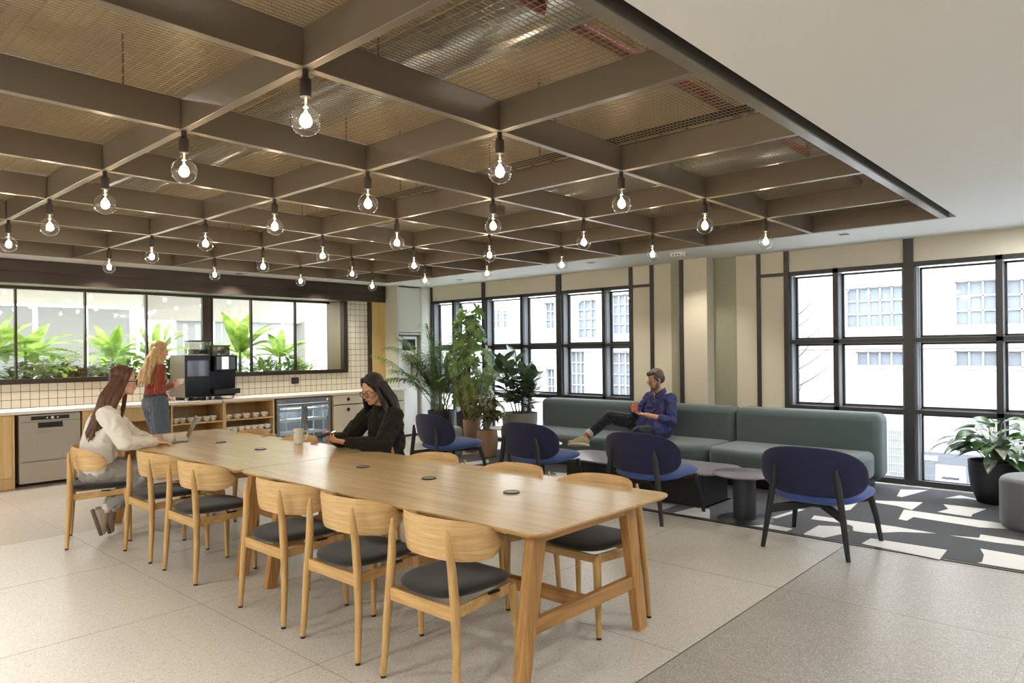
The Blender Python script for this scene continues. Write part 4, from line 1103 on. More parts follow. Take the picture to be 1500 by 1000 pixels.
# facade skin with openings: vertical strips between window columns
ys = sorted(set([-22, 24] + [w[0] for w in wins] + [w[1] for w in wins]))
for a, b in zip(ys[:-1], ys[1:]):
    mid = (a+b)/2; cuts = sorted([(w[2], w[3]) for w in wins if w[0] <= mid <= w[1]]); z = SL
    for c0, c1 in cuts + [(9.0, 9.0)]:
        if c0 > z: g.box(0, .25, a-6, b-6, z-SL, c0-SL)
        z = max(z, c1)
g.box(-.06, 0, -16, 10, 1.50-SL, 1.55-SL); g.box(-.05, 0, -16, 24, 3.75-SL, 3.9-SL)
link('wall', g, FAC, t, smooth=False)
for w in wins:
    yc = (w[0]+w[1])/2-6; hw = (w[1]-w[0])/2; zc = w[2]-SL; h = w[3]-w[2]; g = G()
    for k in range(w[4]+1): y = yc-hw+2*hw*k/w[4]; g.box(.10, .14, y-.018, y+.018, zc, zc+h)
    for k in range(w[5]+1): z = zc+h*k/w[5]; g.box(.10, .14, yc-hw, yc+hw, z-.018, z+.018)
    g.box(-.04, .12, yc-hw-.05, yc+hw+.05, zc-.07, zc)
    f = link('window', g, FR, t, smooth=False)
    g = G(); g.box(.15, .17, yc-hw, yc+hw, zc, zc+h); link('pane', g, PANEG, f, smooth=False)
g = G(); g.box(-.03, 0, -3.14-.0, -1.8, .0, .95); link('grey_shopfront', g, pm('grey_painted_base', srgb('4C4E53'), .6), t, smooth=False)
g = G(); g.box(-.05,-.03,-2.25,-1.93,.76,.86); link('wall_sign', g, AW, t, smooth=False)
g = G()
for k in range(9): g.box(-.06,-.03,-1.55+k*.05,-1.545+k*.05,.2,1.5)
for k in range(7): g.box(-.06,-.03,-1.55,-1.15,.2+k*.2,.21+k*.2)
link('door_grille', g, pm('grey_bars', srgb('8D9296'), .5), t, smooth=False)
t = thing('corner_building', 'second pale building further along the street, seen through left windows', 'building', (20.6, 46, SL))
g = G(); g.box(0, 3, -9, 12, 0, 9); link('wall', g, FAC, t, smooth=False)
for k in range(4):
    for q in range(2):
        g = G(); y = -7+k*2.6; z = 1.2+q*3
        for j in range(4): g.box(-.05, 0, y+j*.3, y+.03+j*.3, z, z+1.6)
        for j in range(4): g.box(-.05, 0, y, y+.93, z+j*.53, z+.03+j*.53)
        f = link('window', g, FR, t, smooth=False); g = G(); g.box(-.02,-.005,y,y+.93,z,z+1.6); link('pane', g, PANEG, f, smooth=False)
g = G(); g.box(9.2, 19, -16, 45, SL-.2, SL); struct('road', g, pm('pale_grey_asphalt', srgb('B0B0B0'), .9), smooth=False)
g = G(); g.box(9.15, 11.5, -16, 45, SL, SL+.12); g.box(16.6, 18.95, -16, 45, SL, SL+.12); struct('pavement', g, pm('pale_paving', srgb('C0C0BE'), .9), smooth=False)
# parked car
t = thing('parked_car', 'grey parked car on the street below the right window', 'car', (14.9, .62, SL))
prof = [(-2.1,.35),(-2.05,.75),(-1.3,.88),(-.7,1.36),(.7,1.40),(1.35,.95),(2.0,.82),(2.1,.4),(1.9,.25),(-1.9,.25)]
g = G(); n = len(prof)
vs = []
for x in (-.85,-.7,.7,.85):
    k_ = 1.0 if abs(x) < .8 else .93
    vs += [(x, py_*(.98 if abs(x) > .8 else 1), .25+(pz-.25)*k_) for py_, pz in prof]
fs = [tuple(range(n)), tuple(range(4*n-1, 3*n-1, -1))] + [(a*n+j, (a+1)*n+j, (a+1)*n+(j+1) % n, a*n+(j+1) % n) for a in range(3) for j in range(n)]
g.add(vs, fs); link('car_body', g, pm('silver_car_paint', srgb('4A4D52'), .35, .2), t, bevel=.05, seg=3)
g = G(); 
for s in (-1, 1): g.add([(s*.80, -1.15,.93),(s*.80,-.62,1.30),(s*.80,.62,1.32),(s*.80,1.15,.97)], [(0,1,2,3)] if s > 0 else [(3,2,1,0)])
g.xf(M.Translation((0,0,0))); link('side_window', g, pm('car_window', srgb('3A4046'), .1), t, solid=.02)
for y in (-1.3, 1.3):
    for s in (-1, 1):
        g = G(); g.tube([(s*.68, y, .32), (s*.87, y, .32)], .31, 24); link('wheel', g, BLACKP, t)
SGN = pm('white_sign_board', srgb('E0E0DE'), .6)
t = thing('pavement_sign', 'white folding A-frame sign on the pavement outside the right window', 'sign', (16.2, 2.98, SL+.12))
g = G(); g.bar((-.22,0,0),(0,0,.95),.5,.03,up=(1,0,0)); link('sign_board', g, SGN, t); g = G(); g.bar((.22,0,0),(0,0,.95),.5,.03,up=(1,0,0)); link('sign_board', g, SGN, t)
g = G()
for k, (a_, b_) in enumerate(((-.16,.14),(-.12,.16),(-.18,.08),(-.1,.1))):
    z = .72-k*.13; x = -.22+.22*z/.95-.02; g.box(x-.004, x, a_, b_, z-.04, z+.02)
link('sign_lettering', g, pm('sign_grey', srgb('3C3C3E'), .8), t)
# bare feathery tree outside the window at the sofa end
t = thing('street_tree', 'fine-branched pine tree outside the window behind the sofa', 'tree', (13.2, 4.95, SL))
gb = G(); gl = G(); r3 = random.Random(3)
gb.tube([(0,0,0),(.05,.1,1.6),(0,.0,3.2),(.05,-.05,4.6)], [.07,.06,.045,.02], 8)
for k in range(30):
    z = 1.2 + 3.0*k/30; az = k*2.4; Lb = 1.15*(1-.45*k/30); d = sph(az, R(18)); p0 = V((0,0,z)); pts = [p0]; p = p0.copy(); dd = d.copy()
    for q in range(6): dd = (dd + V((r3.uniform(-.12,.12), r3.uniform(-.12,.12), .08))).normalized(); p = p + dd*Lb/6; pts.append(p.copy())
    gb.tube(pts, [.016-.002*q for q in range(7)], 5)
    for q in range(2, 7):
        for j in range(9):
            d3 = (dd + V((r3.uniform(-.9,.9), r3.uniform(-.9,.9), r3.uniform(-.3,.9)))).normalized(); leaf(gl, pts[q], d3, .20, .012, .1, 0, 1, 3)
link('branches', gb, pm('grey_bark', srgb('4A4642'), .9), t); link('needles', gl, leafmat('grey_needles', srgb('4C5048'), srgb('5E6258'), .7, .2), t, smooth=False)
# ------------------------------------------------------------------ people
def skinmat(name, col, red=.0):
    return pm(name, col, .5, spec=.35, Subsurface_Weight=.12, Subsurface_Scale=.01)
EYEW = pm('eye_white', (.8,.78,.75), .3); EYED = pm('eye_iris', srgb('3A2A20'), .2); BROW = {}
def head_prims(g, F, s=1.0, male=False):
    """F maps head-local (x forward, y left, z up; origin between the ears) to world"""
    q = F.to_3x3(); P = lambda x,y,z: F @ V((x*s,y*s,z*s))
    E = lambda c, r: g.ell(P(*c), tuple(k*s for k in r), q)
    E((-.012,0,.038), (.094,.074,.090)); E((.02,0,-.005), (.072,.062,.085)); E((.035,0,-.05), (.050,.052,.055))
    E((.058,0,-.093), (.028,.030,.022)); E((.035,.0,-.075), (.045,.046,.035))
    for y in (-1, 1):
        E((.052,y*.036,-.028), (.030,.024,.028)); g.cap(P(.074,y*.012,.026), .010*s, P(.064,y*.046,.022), .009*s)
        E((-.005,y*.074,-.008), (.018,.008,.030))
        g.cap(P(.0,y*.05,-.055), .02*s, P(.045,y*.028,-.09), .018*s)
    g.cap(P(.084,0,.012), .0075*s, P(.104,0,-.026), .0115*s); E((.098,.010,-.030), (.010,.009,.008)); E((.098,-.010,-.030), (.010,.009,.008))
    g.cap(P(.088,-.014,-.054), .0068*s, P(.088,.014,-.054), .0068*s); g.cap(P(.086,-.012,-.064), .0075*s, P(.086,.012,-.064), .0075*s)
    if male: E((.045,0,-.085), (.042,.048,.034)); E((.066,0,-.098), (.028,.034,.02))
def face_parts(t, F, loc, lipcol, browcol, s=1.0, glasses=None, gcol=None, round_=.7):
    inv = V(loc); P = lambda x,y,z: (F @ V((x*s,y*s,z*s))) - inv
    q = F.to_3x3()
    for y in (-1, 1):
        g = G(); g.ell(P(.0715,y*.030,-.001), (.011*s,.015*s,.0085*s), q, 12, 8); e = link('eye', g, EYEW, t)
        g = G(); g.ell(P(.0800,y*.030,-.001), (.004*s,.0062*s,.0062*s), q, 12, 8); link('iris', g, EYED, e)
        g = G(); g.cap(P(.083,y*.013,.024), .0032*s, P(.074,y*.047,.024), .0026*s, 8); link('eyebrow', g, browcol, t)
    g = G(); g.cap(P(.0915,-.017,-.0555), .0042*s, P(.0915,.017,-.0555), .0042*s); g.cap(P(.0905,-.013,-.063), .0048*s, P(.0905,.013,-.063), .0048*s); link('lips', g, lipcol, t)
    if glasses:
        t2 = None
        g = G()
        for y in (-1, 1):
            pts = [P(.099-.006*abs(math.sin(a))*0, y*.033+.0235*math.cos(a), -.003+.0205*math.sin(a)*round_*1.25) for a in [2*PI*k/24 for k in range(25)]]
            g.tube(pts, glasses, 6); g.tube([P(.098,y*.056,.006), P(.04,y*.078,.004), P(-.01,y*.080,.0)], glasses*.9, 6)
        g.tube([P(.099,-.010,.004), P(.101,0,.007), P(.099,.010,.004)], glasses, 6)
        f = link('eyeglasses', g, gcol, t)
        g = G()
        for y in (-1, 1):
            vs = [P(.099, y*.033, -.003)] + [P(.099, y*.033+.022*math.cos(2*PI*k/20), -.003+.019*round_*1.25*math.sin(2*PI*k/20)) for k in range(20)]
            g.add(vs, [(0, 1+k, 1+(k+1) % 20) for k in range(20)])
        link('lens', g, pane('spectacle_lens', (.8,.86,.92), 2), f)
def hand(g, w, d, n, side, curl=.5, spread=.12, s=1.0, thumb=None):
    """w wrist, d finger direction, n palm normal (towards the palm side), side=+1 if the thumb leaves along d x n"""
    w = V(w); d = V(d).normalized(); n = V(n); n = (n - d*n.dot(d)).normalized(); y = d.cross(n)*side
    P = lambda a,b,c: w + (d*a + y*b + n*c)*s
    g.cap(P(-.02,0,0), .021*s, P(.02,.0,.0), .022*s)
    for b in (-.027,-.009,.009,.027): g.cap(P(.012,b*.7,0), .0135*s, P(.078 - abs(b-.004)*.25, b, .002), .0108*s)
    g.cap(P(.02,.02,.006), .015*s, P(.05,.026,.008), .013*s)
    for i, (b, Lf) in enumerate(((.028,.068),(.0095,.077),(-.0095,.072),(-.027,.056))):
        p = P(.082 - abs(b-.004)*.3, b, .002); a = curl*.55 + .05*i; yy = y*(spread*(b/.028))
        rr = .0086*s
        for seg, k in ((.45,1.0),(.30,1.9),(.25,2.6)):
            an = a*k; q = p + (d*math.cos(an) + n*math.sin(an) + yy).normalized()*Lf*seg*s
            g.cap(p, rr, q, rr*.9); p = q; rr *= .9
    p = P(.022,.028,.008); dirs = thumb or (d*.62 + y*.62 + n*.35)
    q = p + V(dirs).normalized()*.034*s; g.cap(p, .0125*s, q, .0105*s); r_ = q + (V(dirs).normalized()*.5 + d*.8 + n*.25).normalized()*.032*s; g.cap(q, .0105*s, r_, .0085*s)
def F_(pos, f, up=(0,0,1), roll=0):
    x = V(f).normalized(); u = V(up); y = u.cross(x).normalized(); z = x.cross(y)
    return M.Translation(V(pos)) @ M(((x.x,y.x,z.x),(x.y,y.y,z.y),(x.z,y.z,z.z))).to_4x4()
def strands(g, F, n, starts, ends, r0, r1, seed, bow=.03, jit=.012):
    rr = random.Random(seed); n = int(n*1.6); r0 = r0*.85; r1 = r1*.8
    for k in range(n):
        u = k/(n-1); a = F @ starts(u, rr); b = ends(u, rr); m1 = a.lerp(b, .35) + (a - F.translation).normalized()*bow + V((rr.uniform(-jit,jit), rr.uniform(-jit,jit), 0))
        m2 = a.lerp(b, .7) + V((rr.uniform(-jit,jit), rr.uniform(-jit,jit), 0)) + (a - F.translation).normalized()*bow*.6
        g.chain((a, r0), (m1, r0*1.05), (m2, r0*.9), (b, r1))
def shoe(t, ankle, toe_dir, down, mat, sole, loc, s=1.0):
    """sneaker: upper + sole + laces, placed so the ankle enters from the top back"""
    x = V(toe_dir).normalized(); z = -V(down); z = (z - x*z.dot(x)).normalized(); y = z.cross(x); A = V(ankle) - V(loc)
    P = lambda a,b,c: A + (x*a + y*b + z*c)*s
    g = G(); g.chain((P(-.035,0,-.045), .036*s), (P(.03,0,-.05), .038*s), (P(.10,0,-.062), .036*s), (P(.155,.004,-.070), .030*s)); g.cap(P(-.02,0,.0), .04*s, P(-.01,0,-.04), .042*s); g.cap(P(.0,0,-.01), .038*s, P(.09,0,-.05), .034*s)
    u = remesh('shoe', g, mat, t, .006, 4)
    g = G(); n = 22; ol = []
    for k in range(n):
        a = 2*PI*k/n; ol.append((.06+.128*math.cos(a), .043*math.sin(a)*(1.0+.12*math.cos(a))))
    vs = [P(a,b,-.075) for a,b in ol] + [P(a*.98,b*.94,-.104) for a,b in ol]
    g.add(vs, [tuple(range(n)), tuple(range(2*n-1,n-1,-1))] + [(j+n, (j+1)%n+n, (j+1)%n, j) for j in range(n)]); link('shoe_sole', g, sole, u, bevel=.006)
    g = G()
    for k in range(4): g.cap(P(.035+.02*k,-.022,-.018-.008*k), .003*s, P(.045+.02*k,.022,-.018-.008*k), .003*s)
    link('shoe_laces', g, WHITEP, u)
def person(label, loc): return thing('person', label, 'person', loc)

# ---- woman in the white sweatshirt with the laptop
loc = V((2.06, 6.60, 0)); t = person('seated woman with long brown hair, dark glasses and a white sweatshirt, touching a cup', loc)
f = V((.95,-.31,0)).normalized(); l = V((.31,.95,0)).normalized(); up = V((0,0,1))
def Q(a, b, c): return loc + f*a + l*b + up*c
SK1 = skinmat('fair_skin', srgb('E3B79E'))
hd = Q(.20, .0, 1.325); HF = F_(hd, f*1.0 + up*-.08 + l*-.05)
g = G(); head_prims(g, HF, .98)
g.chain((Q(.185,0,1.27), .045), (Q(.125,0,1.17), .046), (Q(.08,0,1.06), .045))
g.cap(Q(.06,-.13,1.04), .035, Q(.06,.13,1.04), .035); g.cap(Q(.05,0,.98), .09, Q(.0,0,.62), .10)                      # neck and trunk under the clothes
shR, shL = Q(.07,-.165,1.055), Q(.07,.165,1.055); elR, elL = Q(.20,-.235,.835), Q(.24,.25,.86)
wrR, wrL = Q(.435,-.125,.800), Q(.40,.13,.805)
for sh, el, wr in ((shR, elR, wrR), (shL, elL, wrL)): g.chain((sh, .036), (el, .034), (wr, .024))
hand(g, wrR, f*.98 + l*.10 + up*-.10, -up, 1, .42); hand(g, wrL, f*.9 - l*.4 + up*-.04, -up, -1, .5)
hipR, hipL = Q(-.03,-.09,.565), Q(-.03,.09,.565); knR, knL = Q(.36,-.11,.555), Q(.39,.12,.555)
anR, anL = Q(.065,-.08,.27), Q(.12,.10,.235)
for h_, k_, a_ in ((hipR, knR, anR), (hipL, knL, anL)): g.chain((h_, .08), (k_, .052), (a_, .034))
remesh('body', g, SK1, t, .0058, 4, loc=loc)
tw = t; L_ = loc
face_parts(t, HF, loc, pm('rose_lips', srgb('B5605A'), .4), pm('brown_brow', srgb('4A2E1E'), .8), .98, .0042, pm('blue_black_frame', srgb('23293A'), .2), .95)
WSW = pm('white_sweatshirt', srgb('E9E4DC'), .85, spec=.15, Sheen_Weight=.2)
g = G(); g.chain((Q(-.01,0,.62), .142), (Q(.015,0,.78), .148), (Q(.05,0,.95), .14), sx=1.12, up=l); g.cap(Q(.065,-.10,1.03), .078, Q(.065,.10,1.03), .078); g.cap(Q(.09,0,1.04), .075, Q(.105,0,1.105), .062)
for sh, el, wr, o in ((shR, elR, wrR, -1), (shL, elL, wrL, 1)):
    g.chain((sh, .078), (sh.lerp(el,.5)+l*o*.01, .074), (el - up*.012, .068), (el.lerp(wr,.6), .052), (el.lerp(wr,.90), .040))
g.cap(Q(-.01,-.07,.62), .135, Q(-.01,.07,.62), .135)
remesh('sweatshirt', g, WSW, t, .0085, 5, .009, 11, 1, loc)
for el, wr in ((elR, wrR), (elL, wrL)): g = G(); p = el.lerp(wr,.86)-L_; q = el.lerp(wr,.955)-L_; g.tube([p, q], [.038,.034], 16); link('cuff', g, WSW, t, bevel=.004)
JG = fabric('grey_denim', srgb('9A9894'), scale=250)
g = G(); g.cap(Q(-.04,-.075,.575), .106, Q(-.04,.075,.575), .106)
for h_, k_, a_ in ((hipR, knR, anR), (hipL, knL, anL)): g.chain((h_+up*.01, .108), (h_.lerp(k_,.5)+up*.008, .094), (k_, .078), (k_.lerp(a_,.45), .074), (k_.lerp(a_,.80), .076))
remesh('jeans', g, JG, t, .0085, 4, .006, 14, 4, loc)
H1 = pm('chestnut_hair', srgb('5A3624'), .42, spec=.5)
def hairmat(name, c1, c2):
    m = pm(name, c1, .4, spec=.45); tc = N(m, 'ShaderNodeTexCoord'); mp = N(m, 'ShaderNodeMapping'); mp.inputs['Scale'].default_value = (120,120,9); L(m, tc.outputs['Object'], mp.inputs[0])
    nz = N(m, 'ShaderNodeTexNoise', Scale=1.0, Detail=3.0); L(m, mp.outputs[0], nz.inputs[0]); L(m, ramp(m, nz.outputs[0], [(.3, c2), (.7, c1)]), bsdf(m).inputs['Base Color'])
    bp = N(m, 'ShaderNodeBump', Strength=.5, Distance=.004); L(m, nz.outputs[0], bp.inputs['Height']); L(m, bp.outputs[0], bsdf(m).inputs['Normal']); return m
H1 = hairmat('chestnut_hair', srgb('6E4630'), srgb('3A2218')); H2 = hairmat('black_hair', srgb('2A211C'), srgb('120D0B')); H3 = hairmat('golden_hair', srgb('D8B888'), srgb('9E7C55')); H4 = hairmat('grey_brown_hair', srgb('6E6359'), srgb('3F3831'))
def cap_hair(g, F, s=1.0, back=.0, front=.02):
    q = F.to_3x3(); P = lambda x,y,z: F @ V((x*s,y*s,z*s))
    g.ell(P(-.026,0,.050), (.096*s,.086*s,.092*s), q); g.ell(P(-.045,0,.0), (.075*s,.084*s,.09*s), q)
    for y in (-1, 1): g.cap(P(.045,y*.028,.105), .022*s, P(.03,y*.068,.055), .02*s); g.cap(P(.03,y*.066,.06), .02*s, P(.012,y*.080,-.02), .016*s)
g = G(); cap_hair(g, HF)
strands(g, HF, 34, lambda u, r: V((-.03+.07*math.cos(PI*(1.0+u))*0 + r.uniform(-.05,.015), -.082+.164*u, .03)) if True else None,
        lambda u, r: Q(-.05 + r.uniform(-.04,.05), -.15+.26*u, .87 + r.uniform(-.05,.05)), .022, .009, 3, .02)
strands(g, HF, 8, lambda u, r: V((.02,-.080,.01)), lambda u, r: Q(.0+.06*u, -.145, .93+.03*u), .016, .007, 8, .012)
strands(g, HF, 5, lambda u, r: V((.015,.084,.0)), lambda u, r: Q(.175+.01*u, .085, .985+.02*u), .012, .006, 5, .01)
remesh('hair', g, H1, t, .006, 5, loc=loc)
for a_ in (anR, anL): g = G(); g.tube([a_+up*.035-L_, a_-up*.03-L_-f*.02], [.036,.037], 14); link('sock', g, WHITEP, t)
SHO = pm('taupe_suede', srgb('A89A88'), .85); SOL = pm('dark_taupe_sole', srgb('6A5F55'), .8)
shoe(t, anR - up*.035 - f*.012, (f*.28 - up*.96), (-f*.96 - up*.25), SHO, SOL, loc, .95)
shoe(t, anL - up*.03 - f*.010, (f*.30 - up*.95 - l*.05), (-f*.95 - up*.25), SHO, SOL, loc, .95)

# ---- woman in black looking at her phone
loc = V((3.665, 4.84, 0)); L_ = loc; t = person('seated woman with long black hair, glasses and a black sweater, holding a phone', loc)
f = V((-1,-.02,0)).normalized(); l = V((.02,-1,0)).normalized()
hd = Q(.07, .0, 1.235); HF = F_(hd, f*.93 - up*.36)
SK2 = skinmat('light_tan_skin', srgb('D3A083'))
g = G(); head_prims(g, HF, .98)
g.chain((Q(.035,0,1.18), .045), (Q(.0,0,1.10), .046), (Q(-.02,0,1.0), .045)); g.cap(Q(-.05,0,.92), .08, Q(-.04,0,.62), .10)
shR, shL = Q(-.02,-.165,1.015), Q(-.02,.165,1.015); elR, elL = Q(.17,-.24,.80), Q(.17,.24,.80); wrR, wrL = Q(.41,-.09,.855), Q(.41,.07,.84)
for sh, el, wr in ((shR, elR, wrR), (shL, elL, wrL)): g.chain((sh, .036), (el, .034), (wr, .025))
hand(g, wrR, f*.9 + l*.25 + up*.28, (l*.75 + up*.55 + f*.0), -1, 1.0); hand(g, wrL, f*.9 - l*.30 + up*.18, (up*.9 - l*.4), 1, .75)
hipR, hipL = Q(-.03,-.09,.57), Q(-.03,.09,.57); knR, knL = Q(.40,-.10,.56), Q(.40,.10,.56); anR, anL = Q(.36,-.10,.10), Q(.36,.10,.10)
for h_, k_, a_ in ((hipR, knR, anR), (hipL, knL, anL)): g.chain((h_, .08), (k_, .055), (a_, .036))
remesh('body', g, SK2, t, .0058, 4, loc=loc)
face_parts(t, HF, loc, pm('muted_red_lips', srgb('A3564A'), .4), pm('black_brow', srgb('1F1713'), .8), .98, .0022, pm('black_frame', srgb('1C1A1A'), .2), .95)
BSW = pm('black_sweatshirt', srgb('26231F'), .85, spec=.15, Sheen_Weight=.08)
g = G(); g.chain((Q(-.04,0,.62), .150), (Q(-.07,0,.80), .150), (Q(-.05,0,.94), .13), sx=1.15, up=l); g.cap(Q(-.02,-.11,1.0), .072, Q(-.02,.11,1.0), .072); g.cap(Q(-.01,0,1.01), .072, Q(.0,0,1.07), .06)
for sh, el, wr, o in ((shR, elR, wrR, -1), (shL, elL, wrL, 1)):
    g.chain((sh, .078), (sh.lerp(el,.5)+l*o*.01, .078), (el - up*.01, .074), (el.lerp(wr,.6), .056), (el.lerp(wr,.90), .040))
g.cap(Q(-.035,-.08,.615), .145, Q(-.035,.08,.615), .145)
remesh('sweatshirt', g, BSW, t, .0085, 5, .008, 10, 2, loc)
CRT = pm('cream_trousers', srgb('CFC8BD'), .85)
g = G(); g.cap(Q(-.03,-.075,.585), .112, Q(-.03,.075,.585), .112)
for h_, k_, a_ in ((hipR, knR, anR), (hipL, knL, anL)): g.chain((h_+up*.01, .112), (k_, .08), (k_.lerp(a_,.9), .075))
remesh('trousers', g, CRT, t, .0085, 4, .005, 14, 4, loc)
g = G(); cap_hair(g, HF, 1.02)
strands(g, HF, 36, lambda u, r: V((-.05 + r.uniform(-.04,.02), -.085+.17*u, .03)), lambda u, r: Q(-.15 + r.uniform(-.02,.06), -.14+.28*u, .88 + r.uniform(-.05,.05)), .024, .010, 3, .03)
strands(g, HF, 9, lambda u, r: V((.015,.082,.02)), lambda u, r: Q(-.06+.06*u, .150, .93+.02*u), .018, .009, 8, .014)
strands(g, HF, 9, lambda u, r: V((.015,-.082,.02)), lambda u, r: Q(-.06+.06*u, -.150, .93+.02*u), .018, .009, 9, .014)
strands(g, HF, 12, lambda u, r: V((-.03-.03*u,.084,.02)), lambda u, r: Q(-.10-.04*u, .145, .91+.02*u), .020, .010, 11, .016)
strands(g, HF, 12, lambda u, r: V((-.03-.03*u,-.084,.02)), lambda u, r: Q(-.10-.04*u, -.145, .91+.02*u), .020, .010, 12, .016)
remesh('hair', g, H2, t, .006, 5, loc=loc)
shoe(t, anR - up*.0 + f*.01, f, -up, pm('black_leather', srgb('1B1B1C'), .5), BLACKP, loc); shoe(t, anL + f*.01, f, -up, bpy.data.materials['black_leather'], BLACKP, loc)
ph = thing('phone', 'dark phone held by the woman in black', 'phone', tuple(Q(.525, -.005, .905)))
g = G(); g.box(-.075,.075,-.037,.037,-.004,.004); o = link('phone_body', g, BLACKP, ph, bevel=.003); o.rotation_euler = (0, R(-14), 0)
g = G(); g.box(-.07,.07,-.033,.033,.0042,.0046); o = link('screen', g, pm('phone_screen', (.03,.035,.045), .08), ph); o.rotation_euler = (0, R(-14), 0)

# ---- man on the sofa
loc = V((7.92, 4.66, 0)); L_ = loc; t = person('bearded man in a blue shirt sitting cross-legged on the green sofa with a phone', loc)
f = V((-.97,.22,0)).normalized(); l = V((-.22,-.97,0)).normalized()
SK3 = skinmat('warm_skin', srgb('D39F84'))
hd = Q(.09, .03, 1.165); HF = F_(hd, (f*.9 - l*.28 - up*.42))
g = G(); head_prims(g, HF, 1.03, True)
g.chain((Q(.05,0,1.10), .054), (Q(.02,0,1.02), .056), (Q(-.01,0,.90), .055)); g.cap(Q(-.01,0,.85), .10, Q(.03,0,.58), .11)
shR, shL = Q(-.02,-.185,.93), Q(-.02,.185,.93); elR, elL = Q(.10,-.27,.70), Q(.08,.285,.66); wrR, wrL = Q(.35,-.105,.785), Q(.30,.05,.735)
for sh, el, wr in ((shR, elR, wrR), (shL, elL, wrL)): g.chain((sh, .05), (el, .042), (wr, .029))
hand(g, wrR, f*.72 + l*.55 + up*.25, (l*.5 + up*.5 - f*.4), -1, .9, s=1.05); hand(g, wrL, f*.65 - l*.72 + up*.05, (up*.85 - f*.2), 1, .7, s=1.05)
hipL, hipR = Q(.02,.10,.53), Q(.02,-.10,.53)
knL = Q(.47,.09,.52); anL = Q(.50,.06,.10)
knR = loc + V((-.50,.42,.70)); anR = loc + V((-.76,.60,.46))
g.chain((hipL, .09), (knL, .06), (anL, .04)); g.chain((hipR, .09), (knR, .06), (anR, .036))
remesh('body', g, SK3, t, .006, 4, loc=loc)
face_parts(t, HF, loc, pm('natural_lips', srgb('A9675A'), .5), pm('grey_brow', srgb('5C5048'), .8), 1.03, .0018, pm('thin_dark_frame', srgb('2A2624'), .3), .95)
g = G(); q = HF.to_3x3()
for (c, r) in (((.052,0,-.088),(.046,.052,.034)), ((.03,.045,-.055),(.03,.022,.04)), ((.03,-.045,-.055),(.03,.022,.04)), ((.074,0,-.102),(.026,.034,.02))): g.ell(HF @ (V(c)*1.03), tuple(k*1.03 for k in r), q)
g.cap(HF @ V((.096,-.022,-.048)), .007, HF @ V((.096,.022,-.048)), .007)
remesh('beard', g, hairmat('grey_stubble', srgb('8A7767'), srgb('5E4E42')), t, .005, 3, loc=loc)
DSH = pm('blue_cotton_shirt', srgb('474C78'), .85, spec=.1)
g = G(); g.chain((Q(.03,0,.58), .155), (Q(.02,0,.75), .158), (Q(-.01,0,.85), .14), sx=1.2, up=l); g.cap(Q(-.015,-.13,.915), .065, Q(-.015,.13,.915), .065); g.cap(Q(.0,0,.92), .075, Q(.015,0,.975), .060)
for sh, el, wr, k1 in ((shR, elR, wrR, .82), (shL, elL, wrL, .42)):
    g.chain((sh, .066), (sh.lerp(el,.5), .062), (el, .056), (el.lerp(wr,k1), .046))
g.chain((Q(.05,-.10,.60), .13), (Q(.22,-.06,.60), .11)); g.chain((Q(.05,.10,.57), .13), (Q(.20,.10,.56), .12))
remesh('shirt', g, DSH, t, .0085, 4, .010, 12, 7, loc)
g = G(); 
for s in (-1, 1): g.add([tuple(Q(.105,s*.006,.955)-L_), tuple(Q(.02,s*.062,1.035)-L_), tuple(Q(-.06,s*.04,1.06)-L_), tuple(Q(-.075,s*.06,1.0)-L_), tuple(Q(.02,s*.105,.985)-L_), tuple(Q(.115,s*.065,.925)-L_)], [(0,1,4,5),(1,2,3,4)])
link('collar', g, DSH, t, solid=.012)
g = G(); g.box(-.05,.05,-.003,.003,-.055,.055); po = link('chest_pocket', g, DSH, t, loc=tuple(Q(.148,.085,.83)-L_), bevel=.002); po.rotation_euler = (0,0,math.atan2(l.y,l.x))
g = G(); g.cap(Q(.05,0,.935), .045, Q(.035,0,.965), .05); link('undershirt', g, pm('tan_undershirt', srgb('C9A860'), .8), t).location = -L_
NJ = fabric('dark_navy_denim', srgb('23262F'), scale=250)
g = G(); g.cap(Q(.0,-.08,.555), .135, Q(.0,.08,.555), .135)
g.chain((hipL, .115), (knL, .084), (knL.lerp(anL,.88), .064)); g.chain((hipR, .115), (hipR.lerp(knR,.5)+up*.02, .105), (knR, .083), (knR.lerp(anR,.80), .058))
remesh('jeans', g, NJ, t, .0085, 4, .005, 14, 3, loc)
g = G(); d_ = (anR-knR).normalized(); g.tube([knR.lerp(anR,.76)-L_, knR.lerp(anR,.90)-L_], [.060,.058], 18); PD = pm('pale_denim_reverse', srgb('B9B4A8'), .8); link('turned_up_cuff', g, PD, t); g = G(); d2 = (anL-knL).normalized(); g.tube([knL.lerp(anL,.84)-L_, knL.lerp(anL,.95)-L_], [.066,.066], 18)
link('turned_up_cuff', g, PD, t)
g = G(); g.tube([knR.lerp(anR,.86)-L_, anR-L_+d_*.03], [.040,.038], 14); link('sock', g, pm('coral_sock', srgb('C05A50'), .9), t); g = G(); g.tube([knL.lerp(anL,.9)-L_, anL-L_-up*.02], [.042,.04], 14); link('sock', g, bpy.data.materials['coral_sock'], t)
g = G(); cq = HF.to_3x3()
for (c, r) in (((-.032,0,.045),(.094,.084,.088)), ((.02,0,.098),(.062,.066,.034)), ((-.05,0,.0),(.07,.081,.075))): g.ell(HF @ (V(c)*1.03), tuple(k*1.03 for k in r), cq)
for y in (-1, 1): g.cap(HF @ V((.035,y*.072,.05)), .014, HF @ V((.01,y*.080,-.01)), .012)
remesh('hair', g, H4, t, .006, 3, .003, 40, 2, loc)
KSH = pm('khaki_suede', srgb('A59C7C'), .85); WSO = pm('cream_sole', srgb('C9C3B0'), .7)
